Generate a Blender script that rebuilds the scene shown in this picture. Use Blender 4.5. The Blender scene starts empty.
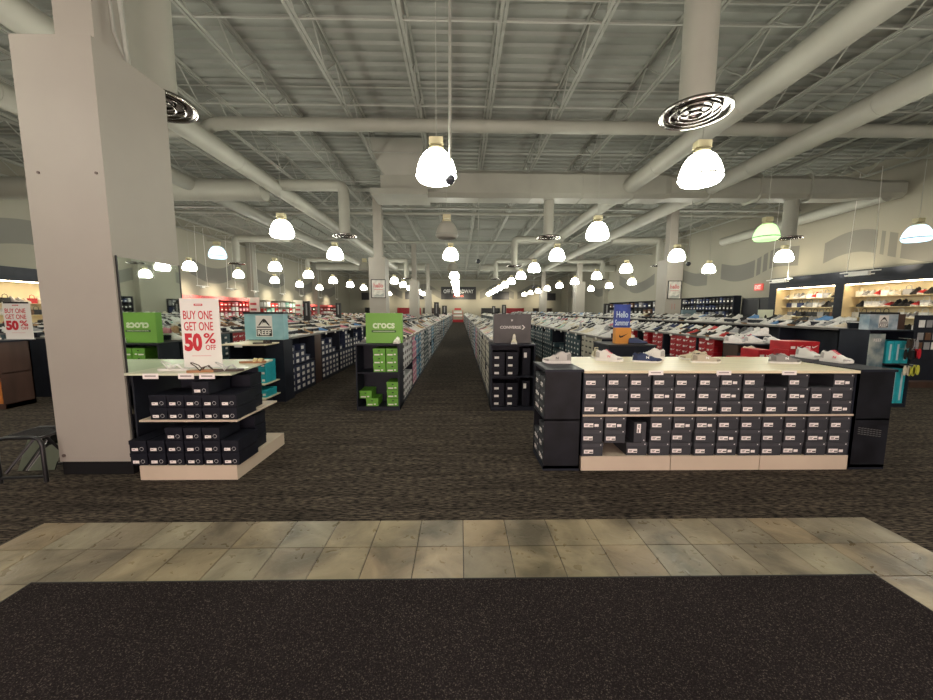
import bpy, math, random
from mathutils import Matrix, Vector, Euler
random.seed(7)
SC = bpy.context.scene
COL = SC.collection
PI = math.pi

# ------------------------------------------------------------------ materials
MATS = {}
def mat(name, col, rough=0.6, metal=0.0, emit=None, estr=0.0, bump=0.0, bscale=60.0, var=0.0, vscale=8.0, spec=0.5, stretch=None, col2=None):
    if name in MATS: return MATS[name]
    m = bpy.data.materials.new(name); m.use_nodes = True
    nt = m.node_tree; N = nt.nodes; L = nt.links
    b = N['Principled BSDF']
    b.inputs['Base Color'].default_value = (*col, 1)
    b.inputs['Roughness'].default_value = rough
    b.inputs['Metallic'].default_value = metal
    b.inputs['Specular IOR Level'].default_value = spec
    if emit is not None:
        b.inputs['Emission Color'].default_value = (*emit, 1)
        b.inputs['Emission Strength'].default_value = estr
    tc = N.new('ShaderNodeTexCoord'); src = tc.outputs['Object']
    if stretch:
        mp = N.new('ShaderNodeMapping'); mp.inputs['Scale'].default_value = stretch
        L.new(src, mp.inputs['Vector']); src = mp.outputs['Vector']
    if var > 0:
        no = N.new('ShaderNodeTexNoise'); no.inputs['Scale'].default_value = vscale; no.inputs['Detail'].default_value = 5
        L.new(src, no.inputs['Vector'])
        rp = N.new('ShaderNodeValToRGB')
        c2 = col2 or tuple(min(1, c*(1+var)) for c in col)
        c1 = tuple(c*(1-var) for c in col) if col2 is None else col
        rp.color_ramp.elements[0].position = .35; rp.color_ramp.elements[0].color = (*c1, 1)
        rp.color_ramp.elements[1].position = .65; rp.color_ramp.elements[1].color = (*c2, 1)
        L.new(no.outputs['Fac'], rp.inputs['Fac']); L.new(rp.outputs['Color'], b.inputs['Base Color'])
    if bump > 0:
        n2 = N.new('ShaderNodeTexNoise'); n2.inputs['Scale'].default_value = bscale; n2.inputs['Detail'].default_value = 3
        L.new(src, n2.inputs['Vector'])
        bp = N.new('ShaderNodeBump'); bp.inputs['Strength'].default_value = bump; bp.inputs['Distance'].default_value = .01
        L.new(n2.outputs['Fac'], bp.inputs['Height']); L.new(bp.outputs['Normal'], b.inputs['Normal'])
    MATS[name] = m
    return m

def carpet_mat():
    m = bpy.data.materials.new('striped_carpet'); m.use_nodes = True
    nt = m.node_tree; N = nt.nodes; L = nt.links; b = N['Principled BSDF']
    b.inputs['Roughness'].default_value = .95; b.inputs['Specular IOR Level'].default_value = .1
    tc = N.new('ShaderNodeTexCoord')
    mp = N.new('ShaderNodeMapping'); mp.inputs['Scale'].default_value = (16, 75, 1); L.new(tc.outputs['Object'], mp.inputs['Vector'])
    n1 = N.new('ShaderNodeTexNoise'); n1.inputs['Scale'].default_value = 1.0; n1.inputs['Detail'].default_value = 3; L.new(mp.outputs['Vector'], n1.inputs['Vector'])
    r1 = N.new('ShaderNodeValToRGB'); e = r1.color_ramp.elements
    e[0].position = .40; e[0].color = (.018, .015, .014, 1); e[1].position = .62; e[1].color = (.115, .093, .072, 1)
    L.new(n1.outputs['Fac'], r1.inputs['Fac'])
    n2 = N.new('ShaderNodeTexNoise'); n2.inputs['Scale'].default_value = 90; n2.inputs['Detail'].default_value = 2; L.new(tc.outputs['Object'], n2.inputs['Vector'])
    r2 = N.new('ShaderNodeValToRGB'); r2.color_ramp.elements[0].color = (.35, .35, .35, 1); r2.color_ramp.elements[1].color = (1.5, 1.5, 1.5, 1)
    L.new(n2.outputs['Fac'], r2.inputs['Fac'])
    mx = N.new('ShaderNodeMix'); mx.data_type = 'RGBA'; mx.blend_type = 'MULTIPLY'; mx.inputs[0].default_value = .8
    L.new(r1.outputs['Color'], mx.inputs[6]); L.new(r2.outputs['Color'], mx.inputs[7])
    mp4 = N.new('ShaderNodeMapping'); mp4.inputs['Scale'].default_value = (1.2, 13, 1); L.new(tc.outputs['Object'], mp4.inputs['Vector'])
    n4 = N.new('ShaderNodeTexNoise'); n4.inputs['Scale'].default_value = 1.0; n4.inputs['Detail'].default_value = 4; L.new(mp4.outputs['Vector'], n4.inputs['Vector'])
    r4 = N.new('ShaderNodeValToRGB'); r4.color_ramp.elements[0].position = .3; r4.color_ramp.elements[0].color = (.55,.55,.55,1); r4.color_ramp.elements[1].position = .7; r4.color_ramp.elements[1].color = (1.4,1.38,1.35,1)
    L.new(n4.outputs['Fac'], r4.inputs['Fac'])
    mx4 = N.new('ShaderNodeMix'); mx4.data_type = 'RGBA'; mx4.blend_type = 'MULTIPLY'; mx4.inputs[0].default_value = 1
    L.new(mx.outputs[2], mx4.inputs[6]); L.new(r4.outputs['Color'], mx4.inputs[7]); L.new(mx4.outputs[2], b.inputs['Base Color'])
    bp = N.new('ShaderNodeBump'); bp.inputs['Strength'].default_value = .5; bp.inputs['Distance'].default_value = .01
    L.new(n1.outputs['Fac'], bp.inputs['Height']); L.new(bp.outputs['Normal'], b.inputs['Normal'])
    return m

def mat_mat():
    m = bpy.data.materials.new('entrance_mat_pile'); m.use_nodes = True
    nt = m.node_tree; N = nt.nodes; L = nt.links; b = N['Principled BSDF']
    b.inputs['Roughness'].default_value = 1; b.inputs['Specular IOR Level'].default_value = .05
    tc = N.new('ShaderNodeTexCoord')
    n1 = N.new('ShaderNodeTexNoise'); n1.inputs['Scale'].default_value = 170; n1.inputs['Detail'].default_value = 2; L.new(tc.outputs['Object'], n1.inputs['Vector'])
    r1 = N.new('ShaderNodeValToRGB'); e = r1.color_ramp.elements
    e[0].position = .45; e[0].color = (.019, .015, .016, 1); e[1].position = .72; e[1].color = (.14, .12, .10, 1)
    e2 = r1.color_ramp.elements.new(.60); e2.color = (.034, .027, .027, 1)
    L.new(n1.outputs['Fac'], r1.inputs['Fac'])
    n3 = N.new('ShaderNodeTexNoise'); n3.inputs['Scale'].default_value = 1.2; n3.inputs['Detail'].default_value = 4; L.new(tc.outputs['Object'], n3.inputs['Vector'])
    r3 = N.new('ShaderNodeValToRGB'); r3.color_ramp.elements[0].color = (.7, .7, .7, 1); r3.color_ramp.elements[1].color = (1.3, 1.3, 1.3, 1)
    L.new(n3.outputs['Fac'], r3.inputs['Fac'])
    mx = N.new('ShaderNodeMix'); mx.data_type = 'RGBA'; mx.blend_type = 'MULTIPLY'; mx.inputs[0].default_value = 1
    L.new(r1.outputs['Color'], mx.inputs[6]); L.new(r3.outputs['Color'], mx.inputs[7]); L.new(mx.outputs[2], b.inputs['Base Color'])
    bp = N.new('ShaderNodeBump'); bp.inputs['Strength'].default_value = .6; bp.inputs['Distance'].default_value = .01
    L.new(n1.outputs['Fac'], bp.inputs['Height']); L.new(bp.outputs['Normal'], b.inputs['Normal'])
    return m

def tile_mat(k, base):
    m = bpy.data.materials.new('slate_tile_%s' % k); m.use_nodes = True
    nt = m.node_tree; N = nt.nodes; L = nt.links; b = N['Principled BSDF']
    tc = N.new('ShaderNodeTexCoord')
    n1 = N.new('ShaderNodeTexNoise'); n1.inputs['Scale'].default_value = 3.2; n1.inputs['Detail'].default_value = 6; n1.inputs['Distortion'].default_value = .6
    L.new(tc.outputs['Object'], n1.inputs['Vector'])
    r1 = N.new('ShaderNodeValToRGB'); e = r1.color_ramp.elements
    e[0].position = .33; e[0].color = (*[c*.5 for c in base], 1); e[1].position = .68; e[1].color = (*[c*1.45 for c in base], 1)
    L.new(n1.outputs['Fac'], r1.inputs['Fac']); L.new(r1.outputs['Color'], b.inputs['Base Color'])
    n2 = N.new('ShaderNodeTexNoise'); n2.inputs['Scale'].default_value = 14; n2.inputs['Detail'].default_value = 6; n2.inputs['Distortion'].default_value = 1.0
    L.new(tc.outputs['Object'], n2.inputs['Vector'])
    r2 = N.new('ShaderNodeMapRange'); r2.inputs['To Min'].default_value = .14; r2.inputs['To Max'].default_value = .52
    L.new(n2.outputs['Fac'], r2.inputs['Value']); L.new(r2.outputs['Result'], b.inputs['Roughness'])
    bp = N.new('ShaderNodeBump'); bp.inputs['Strength'].default_value = .6; bp.inputs['Distance'].default_value = .008
    L.new(n2.outputs['Fac'], bp.inputs['Height']); L.new(bp.outputs['Normal'], b.inputs['Normal'])
    return m

# ------------------------------------------------------------------ mesh builder
class MB:
    def __init__(s): s.v = []; s.f = []; s.mi = []; s.ms = []; s.sm = []
    def mid(s, m):
        if m not in s.ms: s.ms.append(m)
        return s.ms.index(m)
    def add(s, vs, fs, m, M=None, smooth=False):
        o = len(s.v)
        if M is not None: vs = [tuple(M @ Vector(v)) for v in vs]
        s.v += [tuple(v) for v in vs]; k = s.mid(m)
        for f in fs: s.f.append(tuple(i+o for i in f)); s.mi.append(k); s.sm.append(smooth)
        return s
    def box(s, x0, x1, y0, y1, z0, z1, m, M=None):
        v = [(x0,y0,z0),(x1,y0,z0),(x1,y1,z0),(x0,y1,z0),(x0,y0,z1),(x1,y0,z1),(x1,y1,z1),(x0,y1,z1)]
        return s.add(v, [(0,3,2,1),(4,5,6,7),(0,1,5,4),(1,2,6,5),(2,3,7,6),(3,0,4,7)], m, M)
    def quad(s, a, b, c, d, m, M=None): return s.add([a,b,c,d], [(0,1,2,3)], m, M)
    def tube(s, p, q, r, m, n=8, r2=None, cap=True, M=None):
        p = Vector(p); q = Vector(q); d = (q-p).normalized()
        u = d.cross(Vector((0,0,1)) if abs(d.z) < .9 else Vector((1,0,0))).normalized(); w = d.cross(u)
        r2 = r if r2 is None else r2
        vs = [tuple(p + (u*math.cos(2*PI*i/n)+w*math.sin(2*PI*i/n))*r) for i in range(n)] + [tuple(q + (u*math.cos(2*PI*i/n)+w*math.sin(2*PI*i/n))*r2) for i in range(n)]
        fs = [(i, (i+1)%n, n+(i+1)%n, n+i) for i in range(n)]
        s.add(vs, fs, m, M, smooth=n > 5)
        if cap: s.add(vs, [tuple(range(n-1,-1,-1)), tuple(range(n, 2*n))], m, M)
        return s
    def path(s, pts, r, m, n=8, M=None):
        P = [Vector(p) for p in pts]; rings = []
        u = None
        for i, p in enumerate(P):
            d = ((P[min(i+1, len(P)-1)]-p).normalized() + (p-P[max(i-1,0)]).normalized()).normalized()
            if u is None: u = d.cross(Vector((0,0,1)) if abs(d.z) < .9 else Vector((1,0,0))).normalized()
            u = (u - d*u.dot(d)).normalized(); w = d.cross(u)
            rings.append([tuple(p+(u*math.cos(2*PI*k/n)+w*math.sin(2*PI*k/n))*r) for k in range(n)])
        vs = [v for R in rings for v in R]
        fs = [(i*n+k, i*n+(k+1)%n, (i+1)*n+(k+1)%n, (i+1)*n+k) for i in range(len(P)-1) for k in range(n)]
        s.add(vs, fs, m, M, smooth=True)
        s.add(rings[0]+rings[-1], [tuple(range(n-1,-1,-1)), tuple(range(n,2*n))], m, M)
        return s
    def lathe(s, prof, m, n=24, c=(0,0,0), smooth=True):
        vs = [(c[0]+r*math.cos(2*PI*i/n), c[1]+r*math.sin(2*PI*i/n), c[2]+z) for r, z in prof for i in range(n)]
        fs = [(j*n+i, j*n+(i+1)%n, (j+1)*n+(i+1)%n, (j+1)*n+i) for j in range(len(prof)-1) for i in range(n)]
        return s.add(vs, fs, m, smooth=smooth)
    def disc(s, r, z, m, n=24, c=(0,0), up=True):
        vs = [(c[0]+r*math.cos(2*PI*i/n), c[1]+r*math.sin(2*PI*i/n), z) for i in range(n)]
        return s.add(vs, [tuple(range(n)) if up else tuple(range(n-1,-1,-1))], m)
    def poly(s, pts, d, m, M=None):      # outline in xz (y=0) extruded towards -y by d
        n = len(pts)
        vs = [(x, 0, z) for x, z in pts] + [(x, -d, z) for x, z in pts]
        fs = [tuple(range(n, 2*n)), tuple(range(n-1,-1,-1))] + [(i, (i+1)%n, n+(i+1)%n, n+i) for i in range(n)]
        return s.add(vs, fs, m, M)
    def mesh(s, name):
        me = bpy.data.meshes.new(name); me.from_pydata(s.v, [], s.f)
        for m in s.ms: me.materials.append(m)
        me.polygons.foreach_set('material_index', s.mi); me.polygons.foreach_set('use_smooth', s.sm)
        me.update(); return me
    def build(s, name, parent=None, loc=None, rz=0):
        o = bpy.data.objects.new(name, s.mesh(name)); COL.objects.link(o)
        if loc is not None: o.location = loc
        o.rotation_euler.z = rz
        if parent: o.parent = parent
        return o

def tag(o, label=None, cat=None, group=None, kind=None):
    if label: o['label'] = label
    if cat: o['category'] = cat
    if group: o['group'] = group
    if kind: o['kind'] = kind
    return o
def empty(name, loc=(0,0,0), rz=0):
    o = bpy.data.objects.new(name, None); COL.objects.link(o); o.location = loc; o.rotation_euler.z = rz
    o.empty_display_size = .1
    return o
KIDS = {}
def dup(src, loc, rz=None, rot=None):
    r = src.copy(); COL.objects.link(r); r.location = loc
    if rz is not None: r.rotation_euler.z = rz
    if rot is not None: r.rotation_euler = rot
    def rec(a, b):
        for ch in a.children:
            c = ch.copy(); COL.objects.link(c); c.parent = b; rec(ch, c)
    rec(src, r)
    return r
ORD = 'first second third fourth fifth sixth seventh eighth ninth tenth eleventh twelfth thirteenth fourteenth fifteenth sixteenth seventeenth eighteenth nineteenth twentieth twenty-first twenty-second twenty-third twenty-fourth'.split()
def od(i): return ORD[i] if i < len(ORD) else '%dth' % (i+1)

def text_mb(txt, w, h, m, depth=.003, bold=.0, M=None, mb=None, shear=0):
    """lettering in the xz plane facing -y, centred, fitted to w x h"""
    cu = bpy.data.curves.new('t', 'FONT'); cu.body = txt; cu.align_x = 'CENTER'; cu.size = 1; cu.offset = bold; cu.resolution_u = 3; cu.shear = shear
    o = bpy.data.objects.new('t', cu); COL.objects.link(o)
    me = bpy.data.meshes.new_from_object(o.evaluated_get(bpy.context.evaluated_depsgraph_get()))
    vs = [v.co.copy() for v in me.vertices]; fs = [tuple(p.vertices) for p in me.polygons]
    bpy.data.objects.remove(o); bpy.data.curves.remove(cu); bpy.data.meshes.remove(me)
    x0 = min(v.x for v in vs); x1 = max(v.x for v in vs); y0 = min(v.y for v in vs); y1 = max(v.y for v in vs)
    sx = w/(x1-x0); sz = h/(y1-y0)
    n = len(vs)
    P = [((v.x-(x0+x1)/2)*sx, -depth, (v.y-(y0+y1)/2)*sz) for v in vs]
    Q = [(p[0], 0, p[2]) for p in P]
    ed = {}
    for f in fs:
        for a, b in zip(f, f[1:]+f[:1]): ed[(a,b)] = 1
    side = [(b, a, n+a, n+b) for (a,b) in ed if (b,a) not in ed]
    mb = mb or MB()
    mb.add(P+Q, fs+side, m, M)
    return mb
def T(x, y, z, rz=0): return Matrix.Translation((x, y, z)) @ Matrix.Rotation(rz, 4, 'Z')

# palette
WHT = mat('white_card', (.80,.78,.74), .5)
CREAM = mat('cream_board', (.80,.66,.40), .5, var=.05, vscale=3)
PLINTH = mat('pale_laminate_plinth', (.60,.50,.39), .5, var=.05, vscale=2)
WOODTOP = mat('pale_birch_top', (.80,.71,.50), .35, var=.07, vscale=2, stretch=(1,8,1))
NAVY = mat('black_navy_laminate', (.015,.018,.028), .5, var=.15, vscale=5, spec=.25)
BLACKM = mat('black_powder_coat', (.012,.012,.014), .4)
BROWN = mat('dark_brown_laminate', (.065,.035,.026), .5, var=.25, vscale=5, stretch=(1,1,.15))
COLM = mat('beige_painted_column', (.36,.335,.295), .55, var=.03, vscale=1.5)
STEEL = mat('painted_grey_steel', (.37,.375,.335), .55)
DUCT = mat('painted_duct', (.37,.365,.315), .5, var=.06, vscale=1.2)
DECK = mat('painted_roof_deck', (.275,.285,.255), .65, var=.10, vscale=.6)
WALL = mat('beige_wall_paint', (.31,.295,.24), .8, var=.03, vscale=.5)
WAVE = mat('grey_wall_paint', (.185,.18,.16), .8, var=.03, vscale=.5)
NBBOX = mat('charcoal_box_card', (.036,.038,.046), .6, var=.10, vscale=9)
NBLID = mat('charcoal_box_lid', (.052,.054,.063), .55, var=.10, vscale=9)
LABEL = mat('box_label_paper', (.92,.86,.83), .5)
BLKTXT = mat('black_print', (.01,.01,.01), .5)
REDTXT = mat('red_print', (.55,.015,.03), .5)
WTXT = mat('white_print', (.85,.85,.85), .5)
BLKBOX = mat('black_box_card', (.009,.010,.017), .5, var=.2, vscale=9, spec=.25)
GREENB = mat('green_box_card', (.12,.36,.03), .5, var=.12, vscale=9)
REDB = mat('red_box_card', (.42,.012,.02), .45, var=.15, vscale=9)
ORANGE = mat('orange_box_card', (.72,.30,.05), .5, var=.08, vscale=4)
TEALB = mat('teal_box_card', (.02,.42,.50), .5, var=.1, vscale=9)
CHROME = mat('polished_diffuser_metal', (.35,.33,.31), .22, 1.0)
CHROMEB = mat('bright_diffuser_rim', (.85,.83,.8), .15, 1.0)
MIRROR = mat('mirror_glass', (.80,.86,.82), .02, 1.0)

# ------------------------------------------------------------------ room shell
XL, XR, YF, YB, ZC = -15.5, 14.3, -5.0, 52.0, 6.6
MX0, MX1, MYB = -2.425, 2.445, 1.953      # entrance mat
TX0, TX1, TYB = -3.06, 3.065, 2.565       # tile field
CARPET = carpet_mat()
f = MB()
f.box(XL-.2, XR+.2, TYB, YB+.2, -.05, 0, CARPET)
f.box(XL-.2, TX0, YF-.2, TYB, -.05, 0, CARPET)
f.box(TX1, XR+.2, YF-.2, TYB, -.05, 0, CARPET)
o = f.build('floor'); tag(o, 'dark brown striped carpet', kind='structure')
GROUT = mat('grout', (.07,.06,.05), .9)
TM = [tile_mat(i, c) for i, c in enumerate([(.25,.205,.13), (.27,.22,.14), (.215,.18,.125), (.245,.215,.15), (.26,.20,.125)])]
t = MB(); t.box(TX0, TX1, YF-.2, TYB, -.05, -.006, GROUT)
s_ = .3053
rnd = random.Random(3)
for i in range(-10, 10):
    for j in range(-24, 1):
        x0 = .023 + i*s_; y1 = TYB - (1-j)*0 - (1-j-0)*s_ + s_*0
        y1 = TYB - (1-j)*s_; y0 = y1 ; y1 = y0 + s_
        x1 = x0 + s_
        if x0 > MX0+.02 and x1 < MX1-.02 and y1 < MYB-.01: continue
        a, b_, c, d = max(x0+.003, TX0), min(x1-.003, TX1), y0+.003, y1-.003
        t.box(a, b_, c, d, -.02, 0, TM[rnd.randrange(5)])
o = t.build('floor_tile'); tag(o, 'beige slate tile border around the entrance mat', kind='structure')
m_ = MB(); m_.box(MX0, MX1, YF+.05, MYB, 0, .008, mat_mat())
EDGE = mat('mat_edge', (.012,.011,.011), .7)
m_.box(MX0-.012, MX0, YF+.05, MYB+.012, 0, .006, EDGE); m_.box(MX1, MX1+.012, YF+.05, MYB+.012, 0, .006, EDGE); m_.box(MX0, MX1, MYB, MYB+.012, 0, .006, EDGE)
tag(m_.build('entrance_mat'), 'large black speckled entrance mat inside the tile border', 'mat')

# ceiling: corrugated deck, ribs run across
c = MB(); pts = []; y = YF
while y < YB+.2:
    pts += [(y, ZC), (y+.13, ZC), (y+.16, ZC+.05), (y+.27, ZC+.05), (y+.30, ZC)]; y += .30
vs = []; fs = []
for (yy, zz) in pts: vs += [(XL-.2, yy, zz), (XR+.2, yy, zz)]
for i in range(len(pts)-1):
    if abs(pts[i+1][0]-pts[i][0]) < 1e-6: continue
    fs.append((2*i, 2*i+2, 2*i+3, 2*i+1))
c.add(vs, fs, DECK); c.box(XL-.2, XR+.2, YF-.2, YB+.2, ZC+.06, ZC+.12, DECK)
tag(c.build('ceiling'), 'grey painted corrugated roof deck', kind='structure')

def wave_band(mb, pts, h, slots, xw, sgn):
    """painted band following pts (y, z centre) on the wall at x=xw; sgn = inward direction"""
    ys = [p[0] for p in pts]
    def zc(y):
        for i in range(len(pts)-1):
            if pts[i][0] <= y <= pts[i+1][0]:
                p0 = pts[max(i-1,0)]; p1 = pts[i]; p2 = pts[i+1]; p3 = pts[min(i+2, len(pts)-1)]
                u = (y-p1[0])/(p2[0]-p1[0])
                m1 = (p2[1]-p0[1])/max(p2[0]-p0[0], 1e-6)*(p2[0]-p1[0]); m2 = (p3[1]-p1[1])/max(p3[0]-p1[0], 1e-6)*(p2[0]-p1[0])
                return (2*u**3-3*u*u+1)*p1[1]+(u**3-2*u*u+u)*m1+(-2*u**3+3*u*u)*p2[1]+(u**3-u*u)*m2
        return pts[-1][1]
    n = int((ys[-1]-ys[0])/.12); st = (ys[-1]-ys[0])/n
    for i in range(n):
        a = ys[0]+i*st; b = a+st
        if any(s-.05 < (a+b)/2 < s+.05 for s in slots): continue
        d = sgn*.004; za, zb = zc(a), zc(b); H = h/2
        vs = [(xw+d,a,za-H),(xw+d,b,zb-H),(xw+d,b,zb+H),(xw+d,a,za+H)]
        mb.add(vs, [(0,1,2,3) if sgn < 0 else (3,2,1,0)], WAVE)
w = MB(); w.box(XL-.2, XL, YF-.2, YB+.2, 0, ZC+.1, WALL); wl = w.build('wall_left'); tag(wl, 'tall beige side wall', kind='structure')
w = MB(); w.box(XR, XR+.2, YF-.2, YB+.2, 0, ZC+.1, WALL); wr = w.build('wall_right'); tag(wr, 'tall beige side wall', kind='structure')
w = MB(); w.box(XL, XR, YB, YB+.2, 0, ZC+.1, WALL); wb = w.build('wall_back'); tag(wb, 'beige rear wall', kind='structure')
w = MB(); w.box(XL, XR, YF-.2, YF, 0, ZC+.1, WALL); tag(w.build('wall_front'), 'beige entrance wall behind the viewer', kind='structure')
wv = MB()
wave_band(wv, [(8.6,3.0),(9.8,3.15),(11.05,3.43),(12,3.72),(13,4.06),(13.7,4.05),(14.42,3.82)], .78, (11.95,12.25,12.5), XR, -1)
wave_band(wv, [(15.5,3.90),(16.7,3.96),(17.9,3.6),(19,3.5),(20.1,3.71)], .82, (17.0,17.35,17.7), XR, -1)
wave_band(wv, [(21.2,3.42),(22.3,3.45),(23.6,3.8),(25,4.1)], .75, (), XR, -1)
for k in range(3):
    y0 = 27+8*k; wave_band(wv, [(y0,3.9),(y0+1.5,3.5),(y0+3,3.4),(y0+4.5,3.8),(y0+6,4.3)], .8, (y0+4,y0+4.4), XR, -1)
wv.build('painted_wave', wr)
wv = MB()
wave_band(wv, [(12,4.0),(14,4.3),(16,3.9),(18,3.5)], .85, (), XL, 1)
wave_band(wv, [(21.6,4.1),(23.0,3.7),(24.4,3.75),(25.6,4.15),(26.6,4.5)], .95, (25.0,25.4,25.8), XL, 1)
wave_band(wv, [(28.6,4.15),(30.2,3.95),(31.6,3.9),(33,4.3)], 1.0, (30.9,31.3), XL, 1)
wave_band(wv, [(35,3.9),(37,3.5),(39,4.0)], 1.0, (), XL, 1); wave_band(wv, [(41,3.9),(43.5,3.5),(46,4.0)], 1.0, (), XL, 1)
wv.build('painted_wave', wl)
wv = MB()
for xc in (-10.5, -5, 5.2, 10.5):
    n = 24; H = .5
    for i in range(n):
        a = xc-2.4+i*.2; b = a+.2; za = 4.2+.55*math.cos((a-xc)/2.4*PI*.9); zb = 4.2+.55*math.cos((b-xc)/2.4*PI*.9)
        wv.add([(a,YB-.004,za-H),(b,YB-.004,zb-H),(b,YB-.004,zb+H),(a,YB-.004,za+H)], [(0,1,2,3)], WAVE)
wv.build('painted_wave', wb)
BASEB = mat('black_rubber_base', (.009,.009,.010), .7, spec=.2)
for nm, bx in (('baseboard_left', (XL, XL+.015, YF, YB)), ('baseboard_right', (XR-.015, XR, YF, YB))):
    w = MB(); w.box(*bx, 0, .12, BASEB); tag(w.build(nm), kind='structure')

win = MB(); GL_ = mat('daylit_entrance_glass', (.8,.8,.8), .3, emit=(1,.74,.68), estr=2.3)
for k in range(4): win.box(-5.0+k*2.5+.05, -2.5+k*2.5-.05, YF, YF+.02, .1, 2.9, GL_)
ww = win.build('window_1'); tag(ww, 'daylit glazed shop entrance behind the viewer', kind='structure')
fr = MB()
for k in range(5): fr.box(-5.0+k*2.5-.05, -5.0+k*2.5+.05, YF, YF+.05, 0, 2.98, BASEB)
fr.box(-5, 5, YF, YF+.05, 2.9, 2.98, BASEB); fr.build('window_frame', ww)
# dark door opening on the side wall + exit sign
d = MB(); DOORM = mat('near_black_door', (.010,.011,.016), .5)
d.box(XR-.05, XR, 16.35, 18.3, 0, 2.12, DOORM)
for yy in (16.3, 17.3, 18.3): d.box(XR-.075, XR, yy-.04, yy+.04, 0, 2.16, BLACKM)
d.box(XR-.075, XR, 16.26, 18.34, 2.12, 2.2, BLACKM)
d1 = d.build('door_1'); tag(d1, 'dark double door in the side wall', kind='structure')
h = MB(); 
for yy in (17.15, 17.45): h.tube((XR-.11, yy, .95), (XR-.11, yy, 1.25), .015, STEEL)
h.build('door_handle', d1)
e = empty('exit_sign', (XR, 17.4, 2.54)); tag(e, 'small red exit sign on the side wall above the dark door', 'sign')
b = MB(); b.box(-.09, 0, -.22, .22, 0, .32, mat('exit_red', (.4,.05,.04), .4, emit=(1,.16,.12), estr=.22)); b.build('housing', e)
text_mb('EXIT', .34, .18, mat('exit_letters', (.9,.7,.7), .4, emit=(1,.6,.5), estr=.3), M=T(-.091, 0, .16, -PI/2)).build('lettering', e)

# ------------------------------------------------------------------ columns
def column(cx, cyf, wrap_top, label, post=True, w=.67, depth=.77):
    s = empty('column', (cx, cyf, 0)); tag(s, label, kind='structure')
    b = MB(); b.box(-w/2, w/2, 0, depth, .13, wrap_top, COLM); b.build('column_casing', s)
    b = MB(); b.box(-w/2+.01, w/2-.01, .01, depth-.01, 0, .13, BASEB); b.build('column_base', s)
    b = MB()
    b.box(-.17, .17, depth/2-.17, depth/2+.17, wrap_top-.02, 6.45, COLM); b.build('column_post', s)
    return s
near = column(-3.411, 3.354, 3.82, 'wide foreground column in a beige casing')
g = MB()
g.path([(.24,.30,6.4),(.24,.30,5.0),(.20,.36,4.5),(.22,.36,4.1),(.27,.42,3.82)], .014, STEEL, 6)
g.path([(.29,.36,6.4),(.29,.36,4.6),(.29,.40,3.82)], .02, STEEL, 6)
g.build('conduit', near)
g = MB(); 
for sx in (-.22, .27): g.tube((sx, -.008, 2.72), (sx, .002, 2.72), .012, mat('screw_hole', (.12,.09,.08), .6), 8)
g.tube((-.29, -.008, .19), (-.29, .002, .19), .016, MATS['screw_hole'], 8); g.build('screw_hole', near)
k = 1
for j in range(1, 4):
    for cx, side in ((-3.41, 'left of'), (8.93, 'right of')):
        column(cx, 3.354+11.93*j, 3.70, 'beige structural column, %s in the row %s the aisle' % (od(j-1 if cx > 0 else j), side))
for j in range(1, 4):
    b = MB(); b.box(XL, XL+.45, 3.4+11.93*j, 3.9+11.93*j, 0, 6.5, mat('pilaster_paint', (.34,.33,.29), .8)); tag(b.build('trim_%d' % j), 'grey pilaster on the side wall', kind='structure')
    b = MB(); b.box(XR-.35, XR, 11.6+11.93*j, 12.0+11.93*j, 0, 6.5, WALL); tag(b.build('trim_%d' % (j+3)), 'beige pilaster on the side wall', kind='structure')
# mirror on the aisle side of the near column
mr = empty('column_mirror', (-3.076, 3.354, 0)); tag(mr, 'tall frameless mirror on the aisle side of the foreground column', 'mirror')
b = MB(); b.box(0, .008, .03, .755, .15, 2.02, MIRROR); b.build('mirror_glass', mr)
b = MB()
for yy in (.02, .755): b.box(-.001, .012, yy, yy+.012, .14, 2.03, BLACKM)
b.box(-.001, .012, .02, .767, .135, .15, BLACKM); b.build('mirror_frame', mr)

# ------------------------------------------------------------------ roof steel
def joist_mesh():
    g = MB(); y0, y1 = YF+.05, YB-.05
    for dx in (-.035, .035):
        g.box(dx-.022, dx+.022, y0, y1, 6.0, 6.012, STEEL); g.box(dx-.004, dx+.004, y0, y1, 6.0, 6.045, STEEL)
        g.box(dx-.022, dx+.022, y0, y1, 6.585, 6.595, STEEL); g.box(dx-.004, dx+.004, y0, y1, 6.545, 6.59, STEEL)
    y = y0; st = .62; up = False
    while y+st < y1:
        a = (0, y, 6.56 if up else 6.03); b = (0, y+st, 6.03 if up else 6.56)
        g.tube(a, b, .014, STEEL, 5, cap=False); up = not up; y += st
    return g
j0 = joist_mesh().build('roof_joist', None, (-.945, 0, 0)); tag(j0, kind='structure', label='open web steel roof joist running to the back of the store', group='roof joists')
for k in range(-9, 10):
    if k == 0: continue
    x = -.945+1.6*k
    if XL+.1 < x < XR-.1: dup(j0, (x, 0, 0))
def girder_mesh():
    g = MB(); x0, x1 = XL+.02, XR-.02
    for dy in (-.05, .05):
        g.box(x0, x1, dy-.045, dy+.045, 5.72, 5.735, STEEL); g.box(x0, x1, dy-.005, dy+.005, 5.72, 5.80, STEEL)
        g.box(x0, x1, dy-.045, dy+.045, 6.47, 6.485, STEEL); g.box(x0, x1, dy-.005, dy+.005, 6.40, 6.48, STEEL)
    x = x0; up = False
    while x+.8 < x1:
        g.tube((x, 0, 6.45 if up else 5.76), (x+.8, 0, 5.76 if up else 6.45), .022, STEEL, 5, cap=False); up = not up; x += .8
    return g
g0 = girder_mesh().build('roof_girder', None, (0, 3.74, 0)); tag(g0, kind='structure', label='deep steel truss girder across the columns', group='roof girders')
for j in range(1, 5): dup(g0, (0, 3.74+11.93*j, 0))
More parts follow.
